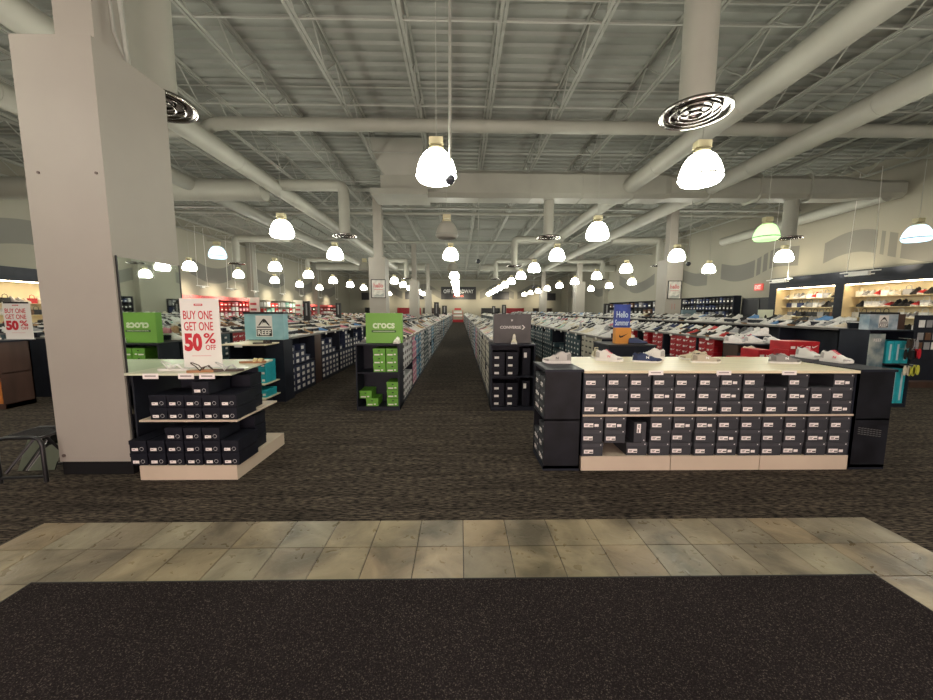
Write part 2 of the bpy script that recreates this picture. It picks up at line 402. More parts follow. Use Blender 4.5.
# bridging lines across the joists
br = MB(); br.tube((XL+.02, 0, 6.03), (XR-.02, 0, 6.03), .016, STEEL, 6); br.tube((XL+.02, .25, 6.54), (XR-.02, .25, 6.54), .016, STEEL, 6)
b0 = br.build('joist_bridging', None, (0, -1, 0)); tag(b0, kind='structure', group='joist bridging')
for j in range(1, 22): dup(b0, (0, -1+2.4*j, 0))

# ------------------------------------------------------------------ ducts and pipes
def seams(mb, p, q, r, step, n=20):
    p = Vector(p); q = Vector(q); L = (q-p).length; d = (q-p)/L; k = step
    while k < L-.1:
        a = p+d*k; mb.tube(tuple(a), tuple(a+d*.03), r+.008, DUCT, n); k += step
def duct(label, p, q, r, seam=3.0, name='round_duct', n=24, r2=None):
    g = MB(); g.tube(p, q, r, DUCT, n, r2=r2); 
    if r2 is None and r > .1: seams(g, p, q, r, seam, n)
    o = g.build(name); tag(o, label, 'duct')
    return o
duct('thick round duct nearer the middle, running back along the right side', (5.28, -4.9, 5.42), (5.28, 34, 5.42), .23)
duct('thick round duct nearer the side wall, running back along the right side', (7.85, -4.9, 5.42), (7.85, 34, 5.42), .23)
duct('short round duct hugging the right side wall near the painted wave', (13.7, 11.95, 5.28), (13.7, 19.3, 5.15), .2)
duct('thick round duct nearer the middle, running back along the left side', (-5.85, -4.9, 5.42), (-5.85, 34, 5.42), .22)
duct('thick round duct nearer the side wall, running back along the left side', (-8.35, -4.9, 5.42), (-8.35, 34, 5.42), .22)
g = MB(); g.path([(-8.5,9.35,5.80),(-6.4,9.35,5.80),(-6.1,9.3,5.80),(-5.75,9.12,5.84),(-5.5,9.1,5.86),(XR-.02,9.1,5.86)], .14, DUCT, 16)
seams(g, (-5.4,9.1,5.86), (13.9,9.1,5.86), .14, 3.7, 16)
o = g.build('branch_duct'); tag(o, 'long slim duct crossing the whole ceiling in front of the trunk', 'duct')
# trunk
g = MB(); n = 8
def octo(x, hy, z0, z1):
    c = .12
    return [(x, 12.1-hy, z0+c), (x, 12.1-hy+c, z0), (x, 12.1+hy-c, z0), (x, 12.1+hy, z0+c), (x, 12.1+hy, z1-c), (x, 12.1+hy-c, z1), (x, 12.1-hy+c, z1), (x, 12.1-hy, z1-c)]
secs = [(-1.0,.40,5.04,5.86),(6.4,.40,5.06,5.84),(6.6,.36,5.10,5.80),(12.2,.36,5.12,5.80),(13.2,.28,5.2,5.74),(14.2,.28,5.2,5.74)]
vs = [v for sct in secs for v in octo(*sct)]
fs = [(i*8+k, (i+1)*8+k, (i+1)*8+(k+1)%8, i*8+(k+1)%8) for i in range(len(secs)-1) for k in range(8)] + [tuple(range(8)), tuple(range(47,39,-1))]
g.add(vs, fs, DUCT); s = g
for x in (.6, 2.2, 3.8, 5.4, 7.8, 9.4, 11.0):
    v = octo(x, .41, 5.03, 5.87) + octo(x+.03, .41, 5.03, 5.87); s.add(v, [(k, 8+k, 8+(k+1)%8, (k+1)%8) for k in range(8)]+[tuple(range(8)), tuple(range(15,7,-1))], DUCT)
o = g.build('trunk_duct'); tag(o, 'large faceted trunk duct crossing the ceiling right of the plenum', 'duct')
pl = MB()
pl.box(-2.42, -.72, 11.6, 12.6, 5.22, 5.62, DUCT)
v = [(-2.3,11.62,5.62),(-1.4,11.62,5.62),(-1.4,12.58,5.62),(-2.3,12.58,5.62),(-2.9,11.3,6.58),(-1.0,11.3,6.58),(-1.0,12.9,6.58),(-2.9,12.9,6.58)]
pl.add(v, [(0,3,2,1),(4,5,6,7),(0,1,5,4),(1,2,6,5),(2,3,7,6),(3,0,4,7)], DUCT)
o = pl.build('duct_plenum'); tag(o, 'flared boxy plenum dropping from the roof beside the second column', 'duct')
b = MB(); b.box(-2.72, -1.0, 11.5, 12.7, 5.05, 5.22, DUCT); b.build('plenum_tray', o)
duct('fat round duct crossing behind the left hand lengthwise ducts', (-15.4, 12.15, 5.32), (-6.2, 12.15, 5.32), .33)
def drop(label, pts, r, zd, rd=.38):
    """duct ending in a round ceiling diffuser at the bottom"""
    x, y, _ = pts[-1]
    root = empty('air_diffuser', (x, y, zd)); tag(root, label, 'air diffuser')
    g = MB(); P = [Vector((a-x, b-y, c-zd)) for a, b, c in pts[:-1]] + [Vector((0, 0, .05))]
    if len(P) > 2:     # round the elbow
        Q = [P[0]]
        for i in range(1, len(P)-1):
            a = (P[i-1]-P[i]).normalized(); b_ = (P[i+1]-P[i]).normalized(); rr = r*1.3
            for u in range(6):
                tt = u/5; Q.append(P[i] + a*rr*(1-tt)**2 + b_*rr*tt**2)
        Q.append(P[-1]); P = Q
    g.path([tuple(p) for p in P], r, DUCT, 20); g.build('drop_duct', root)
    k = rd/.38
    c = MB(); c.lathe([(r, .06),(rd*.98,.03),(rd,.0),(rd*.97,-.012),(rd*.90,0.0),(rd*.86,.03)], CHROME, 32)
    c.disc(rd*.9, .028, CHROME, 32, up=False); c.build('diffuser_plate', root)
    c = MB()
    for rr, zz in ((.98,-.01),(.70,-.012),(.46,-.016),(.22,-.02)):
        c.lathe([(rd*rr-.018, zz+.03),(rd*rr-.01,zz),(rd*rr,zz-.004),(rd*rr+.006,zz+.01),(rd*rr-.01,zz+.034)], CHROMEB if rr > .9 else CHROME, 32)
    c.build('diffuser_ring', root)
drop('big near round diffuser under a fat drop duct, between two lit lamps', [(2.81,4.6,6.6),(2.81,4.6,3.9)], .185, 3.90, .395)
drop('near round diffuser half hidden behind the foreground column', [(-3.56,4.62,6.6),(-3.56,4.62,3.9)], .21, 3.93, .41)
drop('round diffuser on the elbow duct left of the plenum', [(-6.2,12.2,5.5),(-3.72,12.2,5.5),(-3.72,12.2,3.9)], .17, 3.93)
drop('round diffuser under the straight drop right of the plenum', [(2.85,12.1,5.1),(2.85,12.1,3.9)], .16, 3.9)
drop('round diffuser under the trunk above the green lamp', [(10.75,12.1,5.2),(10.75,12.1,3.9)], .2, 3.93)
drop('round diffuser on the elbow duct near the left side wall', [(-8.35,18.6,5.05),(-11.05,18.6,5.05),(-11.05,18.6,3.8)], .17, 3.82)
drop('round diffuser on the elbow duct just right of the aisle', [(5.28,19.2,5.2),(2.8,19.2,5.2),(2.8,19.2,3.8)], .16, 3.83)
drop('round diffuser on the elbow duct beside the second right column', [(7.85,19.2,5.2),(10.35,19.2,5.2),(10.35,19.2,3.8)], .16, 3.9)
drop('distant round diffuser right of the aisle, third one back', [(5.28,27,5.15),(2.6,27,5.15),(2.6,27,3.8)], .16, 3.83)
drop('distant round diffuser left of the aisle, third one back', [(-5.85,27,5.15),(-3.9,27,5.15),(-3.9,27,3.8)], .16, 3.83)
drop('distant round diffuser far left, third one back', [(-8.35,27,5.15),(-11,27,5.15),(-11,27,3.8)], .16, 3.83)
drop('distant round diffuser far right, third one back', [(7.85,27,5.15),(10.4,27,5.15),(10.4,27,3.8)], .16, 3.83)
duct('distant cross trunk duct at the far right', (1.9, 34, 5.45), (14.2, 34, 5.45), .3)
duct('distant cross trunk duct at the far left', (-13, 34, 5.5), (-3.2, 34, 5.5), .3)
duct('thin sprinkler main crossing behind the plenum', (XL+.05, 16.5, 5.75), (XR-.05, 16.5, 5.75), .06, name='sprinkler_pipe', n=10)
duct('thin sprinkler main crossing the far ceiling', (XL+.05, 23.2, 5.75), (XR-.05, 23.2, 5.75), .06, name='sprinkler_pipe', n=10)
duct('round cross duct in the upper right corner of the ceiling', (2.9, 4.6, 5.55), (5.15, 4.6, 5.50), .12, n=14)

# ------------------------------------------------------------------ lamps
def em(name, col, s): 
    return mat(name, (.8,.8,.8), .4, emit=col, estr=s)
LIT = em('lit_acrylic_shade', (1,.985,.84), 12.0)
LITG = em('green_tinted_shade', (.42,.85,.30), .62)
LITB = em('bluish_shade', (.50,.80,1.0), .85)
OFFM = mat('unlit_acrylic_shade', (.42,.41,.36), .3)
HOUS = mat('lamp_housing', (.62,.56,.36), .4, .3)
def lamp_proto(shade_m, rough_top=True):
    root = empty('pendant_lamp', (0,0,-30))
    g = MB(); prof = [(.235,0),(.26,.012),(.30,.08),(.296,.10),(.272,.20),(.238,.29),(.19,.37),(.14,.412),(.10,.42)]
    g.lathe(prof, shade_m, 20); g.disc(.233, .002, shade_m, 20, up=False); sh = g.build('lamp_shade', root)
    g = MB(); g.lathe([(.299,.072),(.306,.076),(.306,.092),(.298,.097)], STEEL, 20); g.build('shade_band', sh)
    g = MB(); g.lathe([(.10,.41),(.115,.43),(.115,.47),(.0,.475)], HOUS, 16)
    g.box(-.10,.10,-.07,.07,.50,.60, HOUS)
    for sx in (-.085,.085): g.box(sx-.008, sx+.008, -.02, .02, .45, .52, HOUS)
    g.build('ballast_housing', root)
    g = MB(); g.tube((0,0,.60),(0,0,2.62), .006, STEEL, 5); g.build('suspension_cord', root)
    return root
protos = {'lit': lamp_proto(LIT), 'green': lamp_proto(LITG), 'blue': lamp_proto(LITB), 'off': lamp_proto(OFFM)}
LX = [-13.0, -8.93, -4.63, -.35, 3.62, 8.15, 12.25]
LY = [-2.6, 1.5, 5.6, 9.85, 13.9, 18.1, 22.0, 26.2, 30.2, 34.4, 38.5, 42.6, 46.8]
RN = ['leftmost row', 'second row from left', 'third row from left', 'row over the aisle', 'first row right of aisle', 'second row right of aisle', 'rightmost row']
used = set()
for i, x in enumerate(LX):
    for j, y in enumerate(LY):
        if y < 3 and i in (0, 6): continue
        if y < 0 and i not in (2, 4): continue
        if y > 36 and i in (0, 6): continue
        k = 'lit'
        if i == 3 and j in (3, 5): k = 'off'
        if i == 2 and j == 5: k = 'off'
        if i == 5 and j == 3: k = 'green'
        if (i == 6 and j == 3) or (i == 1 and j == 4): k = 'blue'
        if (i, j) in ((0, 3),): continue
        src = protos[k]; loc = (x - (.06 if (i, j) == (4, 2) else 0), y, 3.43)
        if k in used: o = dup(src, loc)
        else: src.location = loc; o = src; used.add(k)
        word = {'lit': 'bright lamp', 'off': 'unlit grey lamp', 'green': 'green tinted lamp', 'blue': 'pale blue lamp'}[k]
        tag(o, '%s on a cord, %s from the entrance, %s' % (word, od(j), RN[i]), 'ceiling lamp', 'dome lamps in rows under the roof')

def ball(label, x, y, z, r=.075, thick=.012):
    root = empty('dome_camera', (x, y, z)); tag(root, label, 'security camera', 'dome cameras on poles')
    g = MB(); g.lathe([(0.001,-r),(r*.6,-r*.8),(r*.95,-r*.3),(r,0.0),(r*.9,r*.45),(r*.5,r*.8),(thick,r)], mat('smoked_camera_dome', (.06,.065,.08), .15), 16); g.build('camera_dome', root)
    g = MB(); g.tube((0,0,r*.9),(0,0,6.55-z), thick, STEEL, 8); g.build('pole', root)
ball('dome camera on a long pole in front of the nearest aisle lamp', -.145, 5.45, 3.41, .075, .02)
ball('dome camera on a pole over the centre aisle, beyond the unlit lamp', .58, 12.0, 3.13)
ball('dome camera on a pole beside the second right column', 7.56, 12.2, 3.11)
ball('dome camera on a pole in the far middle right', 4.4, 22, 2.95)

# ------------------------------------------------------------------ shoes
def sm(t): return t*t*(3-2*t)
def lerp_tab(tab, t):
    for (a, va), (b, vb) in zip(tab, tab[1:]):
        if t <= b: return va+(vb-va)*sm((t-a)/(b-a)) if b > a else vb
    return tab[-1][1]
WT = [(0,.020),(.06,.030),(.2,.034),(.42,.032),(.7,.046),(.85,.043),(.95,.030),(1,.010)]
STY = {
 'runner':  [(0,.105),(.05,.125),(.18,.108),(.28,.125),(.36,.128),(.6,.088),(.8,.062),(.94,.050),(1,.030)],
 'low':     [(0,.088),(.05,.105),(.18,.088),(.28,.104),(.38,.104),(.6,.074),(.8,.055),(.94,.046),(1,.028)],
 'high':    [(0,.135),(.05,.150),(.20,.146),(.30,.148),(.38,.120),(.6,.072),(.8,.048),(.94,.040),(1,.026)],
 'flat':    [(0,.040),(.05,.050),(.18,.040),(.34,.034),(.55,.030),(.74,.034),(.86,.034),(.95,.028),(1,.016)]}
def shoe_geo(style, ns, nr, up, sole, dark, L=.29, parts=False, accent=None):
    H = STY[style]; st = .026 if style == 'runner' else .02
    S = MB(); U = MB(); O = MB(); A = MB(); 
    xs = [i/(ns-1) for i in range(ns)]
    out = [((x-.5)*L*1.02, (lerp_tab(WT, x)+.003)) for x in xs]
    ring = [(x, w) for x, w in out] + [(x, -w) for x, w in reversed(out)]
    n = len(ring)
    lift = lambda x: .012*max(0, (x/L-.25)/.25)**2
    vs = [(x, y*.93, lift(x)) for x, y in ring] + [(x, y, st+lift(x)) for x, y in ring]
    S.add(vs, [(i, i+n, (i+1)%n+n, (i+1)%n)[::-1] for i in range(n)] + [tuple(range(n))[::-1], tuple(range(n, 2*n))][::-1], sole)
    vs = []
    for t in xs:
        w = lerp_tab(WT, t); h = lerp_tab(H, t); z0 = st*.7
        for k in range(nr+1):
            a = PI*k/nr; c = math.cos(a); s_ = math.sin(a)
            cw = w*(1-.25*s_*(1 if t < .55 else .3))
            vs.append(((t-.5)*L, cw*math.copysign(abs(c)**.7, c), z0+lift((t-.5)*L)+(h-z0)*s_**.75))
    fs = [(i*(nr+1)+k, i*(nr+1)+k+1, (i+1)*(nr+1)+k+1, (i+1)*(nr+1)+k)[::-1] for i in range(ns-1) for k in range(nr)]
    fs = [f[::-1] for f in fs]
    fs.append(tuple(range(nr+1))); fs.append(tuple(range((ns-1)*(nr+1), ns*(nr+1)))[::-1])
    U.add(vs, fs, up, smooth=True)
    m = 10 if parts else 6
    e = []
    for k in range(m):
        a = 2*PI*k/m; t = .17+.125*math.cos(a)
        e.append(((t-.5)*L, .017*math.sin(a), lerp_tab(H, t)+.0035))
    O.add(e, [tuple(range(m))], dark)
    if parts:
        for k in range(5):
            t = .37+.05*k; z = lerp_tab(H, t)+.003
            A.box((t-.5)*L-.004, (t-.5)*L+.004, -.021, .021, z-.006, z+.002, accent or sole)
    else:
        t = .45; z = lerp_tab(H, t)+.001
        A.add([((.36-.5)*L, -.014, lerp_tab(H,.36)+.003), ((.58-.5)*L, -.014, lerp_tab(H,.58)+.003), ((.58-.5)*L, .014, lerp_tab(H,.58)+.003), ((.36-.5)*L, .014, lerp_tab(H,.36)+.003)], [(0,1,2,3)], accent or sole)
    return S, U, O, A
def merge(dst, src, M=None):
    for fi, f in enumerate(src.f): pass
    o = len(dst.v); vs = src.v if M is None else [tuple(M @ Vector(v)) for v in src.v]
    dst.v += vs
    mp = [dst.mid(m) for m in src.ms]
    if not src.v: return
    for f, mi, s_ in zip(src.f, src.mi, src.sm): dst.f.append(tuple(i+o for i in f)); dst.mi.append(mp[mi]); dst.sm.append(s_)
SC_COL = {'white': (.78,.77,.74), 'cream': (.70,.63,.48), 'grey': (.30,.30,.31), 'black': (.018,.018,.02), 'navy': (.03,.045,.12), 'tan': (.42,.25,.12),
          'brown': (.13,.065,.035), 'pink': (.62,.22,.28), 'blue': (.12,.28,.55), 'red': (.5,.03,.03), 'olive': (.14,.14,.07), 'mint': (.3,.6,.5), 'orange': (.65,.22,.05)}
SM = {k: mat('shoe_'+k, v, .6, var=.08, vscale=30) for k, v in SC_COL.items()}
LINING = mat('shoe_lining', (.04,.04,.045), .8)
SOLEW = mat('shoe_sole_white', (.82,.80,.76), .5); SOLEG = mat('shoe_sole_gum', (.30,.16,.07), .6); SOLEB = mat('shoe_sole_black', (.015,.015,.015), .6)
SHOE_LO = {}
def shoe_lo(style, col, sole):
    k = (style, col, sole)
    if k not in SHOE_LO:
        S, U, O, A = shoe_geo(style, 6, 4, SM[col], {'w': SOLEW, 'g': SOLEG, 'b': SOLEB}[sole], LINING)
        g = MB()
        for q in (S, U, O, A): merge(g, q)
        SHOE_LO[k] = (g, g.mesh('shoe'))
    return SHOE_LO[k]
def shoe_full(name, label, loc, rz, style, up, sole, accent=None, letter=None, group=None, tilt=None, letter_m=None):
    root = empty(name, loc, rz); tag(root, label, 'shoe', group)
    if tilt: root.rotation_euler = (tilt[0], tilt[1], rz)
    S, U, O, A = shoe_geo(style, 16, 10, up, sole, LINING, parts=True, accent=accent)
    up_ = U.build('upper', root); S.build('sole', root); O.build('collar_lining', root); A.build('laces', root)
    if letter:
        for sgn in (-1, 1):
            text_mb(letter, .028, .026, letter_m or WTXT, depth=.004, bold=.02, M=Matrix.Translation((.0, sgn*-.0325, .058)) @ Matrix.Rotation(0 if sgn > 0 else PI, 4, 'Z') @ Matrix.Rotation(-.28, 4, 'X')).build('side_letter', up_)
    g = MB(); g.box(-.146, -.138, -.016, .016, .04, .07, accent or sole); g.build('heel_tab', up_)
    bc_ = up.node_tree.nodes['Principled BSDF'].inputs['Base Color'].default_value
    ov = mat('overlay_%s' % up.name, tuple(c*.55 for c in bc_[:3]), .7)
    H_ = STY[style]; st_ = .026 if style == 'runner' else .02; L_ = .29
    def pt(t, a):
        w = lerp_tab(WT, t); h = lerp_tab(H_, t); z0 = st_*.7; c = math.cos(a); s_ = math.sin(a)
        cw = w*math.copysign(abs(c)**.7, c)
        return ((t-.5)*L_*1.012, cw*1.06+math.copysign(.0012, c), z0+.012*max(0, ((t-.5)-.25)/.25)**2+(h-z0)*s_**.75+.0012)
    for nm_, t0, t1, a0, a1 in (('heel_overlay', .02, .16, .12, .85), ('toe_overlay', .80, .97, .06, .62)):
        g = MB()
        for sg in (0, 1):
            G = [[pt(t0+(t1-t0)*i/4, (a0+(a1-a0)*j/3) if sg == 0 else PI-(a0+(a1-a0)*j/3)) for j in range(4)] for i in range(5)]
            vs = [p for row in G for p in row]
            g.add(vs, [(i*4+j, i*4+j+1, i*4+j+5, i*4+j+4) for i in range(4) for j in range(3)], ov, smooth=True)
        g.build(nm_, up_)
    return root

# ------------------------------------------------------------------ boxes
BOX_W, BOX_H, BOX_D = .205, .115, .32
def shoe_box(label, loc, rz, body, lid, style='plain', group=None, rot=None, wide=1.0, BOX_H=.115):
    """origin under the centre; labelled end faces -y"""
    root = empty('shoe_box', loc, rz)
    if rot: root.rotation_euler = rot
    tag(root, label, 'shoe box', group)
    w = BOX_W*wide/2
    b = MB(); b.box(-w+.003, w-.003, -BOX_D/2+.003, BOX_D/2-.003, 0, BOX_H-.03, body); bb_ = b.build('box_body', root)
    b = MB(); b.box(-w, w, -BOX_D/2, BOX_D/2, BOX_H-.036, BOX_H-.001, lid)
    if style == 'nb': b.box(w-.03, w-.02, -BOX_D/2-.001, -BOX_D/2, BOX_H-.022, BOX_H-.012, WTXT)
    b.build('box_lid', root)
    b = MB(); y = -BOX_D/2+.0015
    if style == 'nb':
        b.box(-w+.018, -w+.108, y, y+.002, .026, .064, LABEL); b.box(-w+.072, -w+.104, y-.0006, y, .034, .044, BLKTXT)
        if rb.random() < .35: b.box(-w+.120, -w+.160, y, y+.002, .030, .056, LABEL)
        b.box(-w+.028, -w+.060, y-.0006, y, .048, .052, BLKTXT); b.box(-w+.028, -w+.055, y-.0006, y, .038, .042, BLKTXT)
    elif style == 'ring':
        b.box(-w+.022, -w+.077, y, y+.002, .018, .044, LABEL)
        b.box(-w+.028, -w+.05, y-.0006, y, .030, .034, BLKTXT)
    elif style == 'sq': b.box(-.035, .035, y, y+.002, .03, .08, WHT)
    b.build('size_label', bb_)
    if style == 'ring':
        b = MB(); M = Matrix.Translation((w-.045, y, .036)) @ Matrix.Rotation(PI/2, 4, 'X')
        n = 14; vs = []
        for r in (.018, .014):
            vs += [(r*math.cos(2*PI*i/n), r*math.sin(2*PI*i/n), .0) for i in range(n)]
        b.add(vs, [(i, (i+1)%n, n+(i+1)%n, n+i) for i in range(n) if i not in (8,)], mat('grey_print', (.45,.45,.45), .5), M)
        b.build('ring_logo', root)
    if style == 'nb2':
        pass
    return root

# ------------------------------------------------------------------ foreground right fixture
PERF = mat('perforated_black_panel', (.010,.011,.015), .5, var=.35, vscale=5, spec=.25)
fx = empty('shoe_display_table', (2.5, 3.395, 0)); tag(fx, 'long pale-topped display fixture full of charcoal shoe boxes, black end racks', 'display table')
hw = 1.325; D = 1.0
for k in range(3):
    b = MB(); a = -hw+k*hw*2/3; b.box(a+.004, a+hw*2/3-.004, 0, D, 0, .143, PLINTH); b.build('plinth', fx)
b = MB(); 
b.box(-hw, hw, D/2-.01, D/2+.01, .143, .965, NAVY)
for x in (-hw+.006, hw-.006): b.box(x-.006, x+.006, .01, D-.01, .143, .965, NAVY)
b.box(-hw, hw, .02, D-.02, .958, .965, NAVY); b.build('body', fx)
b = MB(); b.box(-hw, hw, .0, D, .545, .56, NAVY)
for k in range(3): a = -hw+k*hw*2/3; b.box(a+.002, a+hw*2/3-.002, -.006, .0, .543, .562, PLINTH)
b.build('shelf', fx)
b = MB(); b.box(-hw+.0, hw+.0, -.02, D+.02, .965, .99, WOODTOP); b.build('top_board', fx)
for x, k in ((-.65,0), (.0,1), (.63,2)):
    b = MB(); b.box(x-.07, x+.07, -.026, -.021, .95, .99, LABEL); b.box(x-.05, x+.045, -.0268, -.026, .967, .977, mat('tag_grey_print', (.35,.3,.3), .5)); b.build('price_tag', fx)
for sgn, nm in ((-1, 'left'), (1, 'right')):
    cx = sgn*(hw+.19); DD = D; D = .50 if sgn < 0 else DD
    b = MB()
    x0, x1 = cx-.175, cx+.175
    b.box(x0, x1, 0, .02, .02, .975, PERF); b.box(x0, x1, D-.02, D, .02, .975, PERF)
    xi = x1-.01 if sgn < 0 else x0
    b.box(xi, xi+.01, 0, D, .02, .975, NAVY)
    b.box(x0, x1, 0, D, 0, .05, NAVY); b.box(x0, x1, 0, D, .5, .515, NAVY)
    n = 26
    for i in range(8):      # pressed slots on the front panel
        for j in range(4 if sgn > 0 else 0):
            b.box(x0+.05+i*.03, x0+.072+i*.03, -.002, 0, .36+j*.02-i*.004, .366+j*.02-i*.004, mat('slot_grey', (.12,.12,.12), .4))
    b.build('end_rack', fx)
    b = MB(); b.box(x0-.01, x1+.01, -.015, D+.015, .975, 1.0, NAVY); b.build('end_top', fx); D = DD
# its boxes
EMPTY = {(5, 8), (5, 10), (0, 1), (0, 2)}
rn = {5: 'top row', 4: 'second row', 3: 'third row', 2: 'fourth row', 1: 'fifth row', 0: 'bottom row'}
rb = random.Random(5)
for r in range(6):
    z = (.1435 + r*.1305) if r < 3 else (.5625 + (r-3)*.1305)
    for c_ in range(12):
        if (r, c_) in {(5, 8), (5, 10), (0, 1), (1, 2), (2, 2)}: continue
        x = 2.5 - 2.65/2 + .112 + c_*.2205 + rb.uniform(-.004, .004)
        y = 3.395 + BOX_D/2 + .004 + abs(rb.gauss(0, .010))
        zz = z
        if (r, c_) == (1, 1): pass
        if r in (1, 2) and c_ == 1: zz = z - 0
        shoe_box('charcoal shoe box, %s, %s column of the long front fixture' % (rn[r], od(c_)), (x, y, zz), rb.uniform(-.012, .012), NBBOX, NBLID, 'nb', 'charcoal boxes in the front fixture', BOX_H=.1295)
# fill under the gap (support for column 2 upper boxes sits back a little)
o = shoe_box('charcoal shoe box standing on end in the lower shelf of the front fixture', (1.69, 3.565, .1435+.1305+.104), 0, NBBOX, NBLID, 'nb', 'charcoal boxes in the front fixture', rot=(0, PI/2, 0))
# boxes on the left end rack, ends facing left
for r in range(6):
    z = (.052 + r*.1305) if r < 3 else (.517 + (r-3)*.1305)
    for c_ in range(2):
        if (r, c_) in {(2, 1)}: continue
        x = 2.5-hw-.19-.175+BOX_D/2+.004; y = 3.395+.14+c_*.225
        shoe_box('charcoal shoe box facing the aisle, %s, %s from the front, left end rack' % (rn[r], od(c_)), (x, y, z), -PI/2, NBBOX, NBLID, 'nb', 'charcoal boxes in the left end rack', BOX_H=.1295)
GREYSUEDE = mat('grey_suede', (.26,.25,.24), .8); CREAMS = mat('cream_mesh', (.62,.55,.40), .7); NAVYS = mat('navy_suede', (.02,.035,.10), .7); WMESH = mat('white_mesh', (.72,.70,.66), .6)
GR2 = mat('light_grey_mesh', (.52,.50,.47), .7); PINKA = mat('pink_accent', (.75,.15,.2), .6)
zt = .9905
G0 = 'display shoes on the front fixture'
shoe_full('sneaker', 'pale grey running shoe on the black left end of the front fixture', (1.02, 3.80, 1.0005), PI*.96, 'runner', GR2, SOLEW, mat('dk_accent', (.1,.1,.1), .5), 'N', G0, letter_m=MATS['dk_accent'])
shoe_full('sneaker', 'cream running shoe seen from behind, second from the left on the pale top', (1.62, 4.30, zt), PI*.42, 'runner', CREAMS, SOLEW, CREAMS, None, G0)
shoe_full('sneaker', 'white running shoe with pink trim, on the pale top near its left end', (1.67, 4.02, zt), -PI*.18, 'runner', WMESH, SOLEW, PINKA, 'N', G0, letter_m=PINKA)
shoe_full('sneaker', 'navy suede sneaker with white letter on the pale top', (2.05, 3.93, zt), -PI*.12, 'low', NAVYS, SOLEW, mat('light_accent', (.6,.6,.6), .6), 'N', G0)
shoe_full('sneaker', 'white chunky sneaker behind the navy one', (2.24, 4.22, zt), PI*.88, 'runner', WMESH, SOLEW, None, 'N', G0)
shoe_full('sneaker', 'beige suede sneaker on the middle of the pale top', (2.68, 3.90, zt), -PI*.05, 'low', mat('beige_suede', (.50,.44,.34), .8), SOLEW, CREAMS, 'N', G0)
shoe_full('sneaker', 'pale cream sneaker partly behind the beige suede one', (2.70, 4.16, zt), PI*.93, 'low', CREAMS, SOLEW, CREAMS, None, G0)
shoe_full('sneaker', 'grey suede sneaker with white letter on the right half of the pale top', (3.52, 3.86, zt), -PI*.07, 'low', GREYSUEDE, SOLEW, mat('light_accent', (.6,.6,.6), .6), 'N', G0)
shoe_full('sneaker', 'white running shoe with red stripes on the black right end of the fixture', (4.09, 3.86, 1.0005), -PI*.44, 'runner', WMESH, SOLEW, PINKA, 'N', G0, letter_m=PINKA)
shoe_full('sneaker', 'white running shoe behind the red striped one at the right end', (4.12, 4.20, 1.0005), -PI*.46, 'runner', WMESH, SOLEW, PINKA, None, G0)

# ------------------------------------------------------------------ foreground left fixture
lf = empty('sandal_display_table', (-2.485, 3.40, 0)); tag(lf, 'pale-topped display fixture of black boxes against the foreground column', 'display table')
b = MB(); b.box(-.43, .445, -.16, .74, 0, .135, PLINTH); b.build('plinth', lf)
b = MB(); b.box(-.44, .36, .42, .44, .135, .95, NAVY); b.box(-.585, -.575, .02, .9, .135, .95, NAVY); b.box(-.585, .30, .0, .7, .94, .95, NAVY); b.build('body', lf)
b = MB(); v = [(-.58,-.06),(.385,-.06),(.27,.92),(-.58,.92)]
b.add([(x,y,.95) for x,y in v]+[(x,y,.97) for x,y in v], [(0,3,2,1),(4,5,6,7),(0,1,5,4),(1,2,6,5),(2,3,7,6),(3,0,4,7)], mat('greenish_pale_top', (.66,.68,.52), .3, var=.05, vscale=2)); b.build('top_board', lf)
b = MB(); b.box(-.44, .445, -.11, .62, .53, .547, PLINTH); b.build('shelf', lf)
for x in (-.34, -.02, .17):
    b = MB(); b.box(x-.07, x+.07, -.066, -.061, .92, .97, LABEL); b.box(x-.05, x+.05, -.0668, -.066, .94, .953, MATS['tag_grey_print']); b.build('price_tag', lf)
GL = 'black boxes on the sandal fixture'
rl = {0: 'bottom row', 1: 'second row', 2: 'third row'}
cnt = 0
for shelf, z0, rows in (('upper', .5325, [(-2.775, -2.565, -2.35, -2.155-.0), (-2.775, -2.565, -2.35, -2.155), (-2.30,)]),):
    pass
def lbox(x, z, lab, y=3.30): return shoe_box(lab, (x, y+BOX_D/2, z), rb.uniform(-.008,.008), BLKBOX, BLKBOX, 'ring', GL, wide=.756)
for r in range(2):
    for i in range(5): lbox(-2.752+i*.158, .5475+r*.118, 'black shoe box on the upper shelf, %s, %s from the left' % (rl[r], od(i)))
lbox(-2.36, .5475+2*.118, 'black shoe box alone on top of the upper shelf stack')
for r in range(3):
    for i in range(6):
        if r == 2 and i in (0, 1, 5): continue
        lbox(-2.925+i*.166, .1355+r*.118, 'black shoe box on the pale plinth, %s, %s from the left' % (rl[r], od(i)), y=3.25)
# second rank of boxes behind, showing their long sides
for r in range(3):
    shoe_box('black shoe box at the rear of the plinth, %s' % rl[r], (-2.24, 3.74, .1355+r*.118), PI/2, BLKBOX, BLKBOX, 'plain', GL) 
for r in range(3):
    shoe_box('black shoe box at the rear of the upper shelf, %s' % rl[r], (-2.27, 3.76, .5475+r*.118), PI/2, BLKBOX, BLKBOX, 'plain', GL)

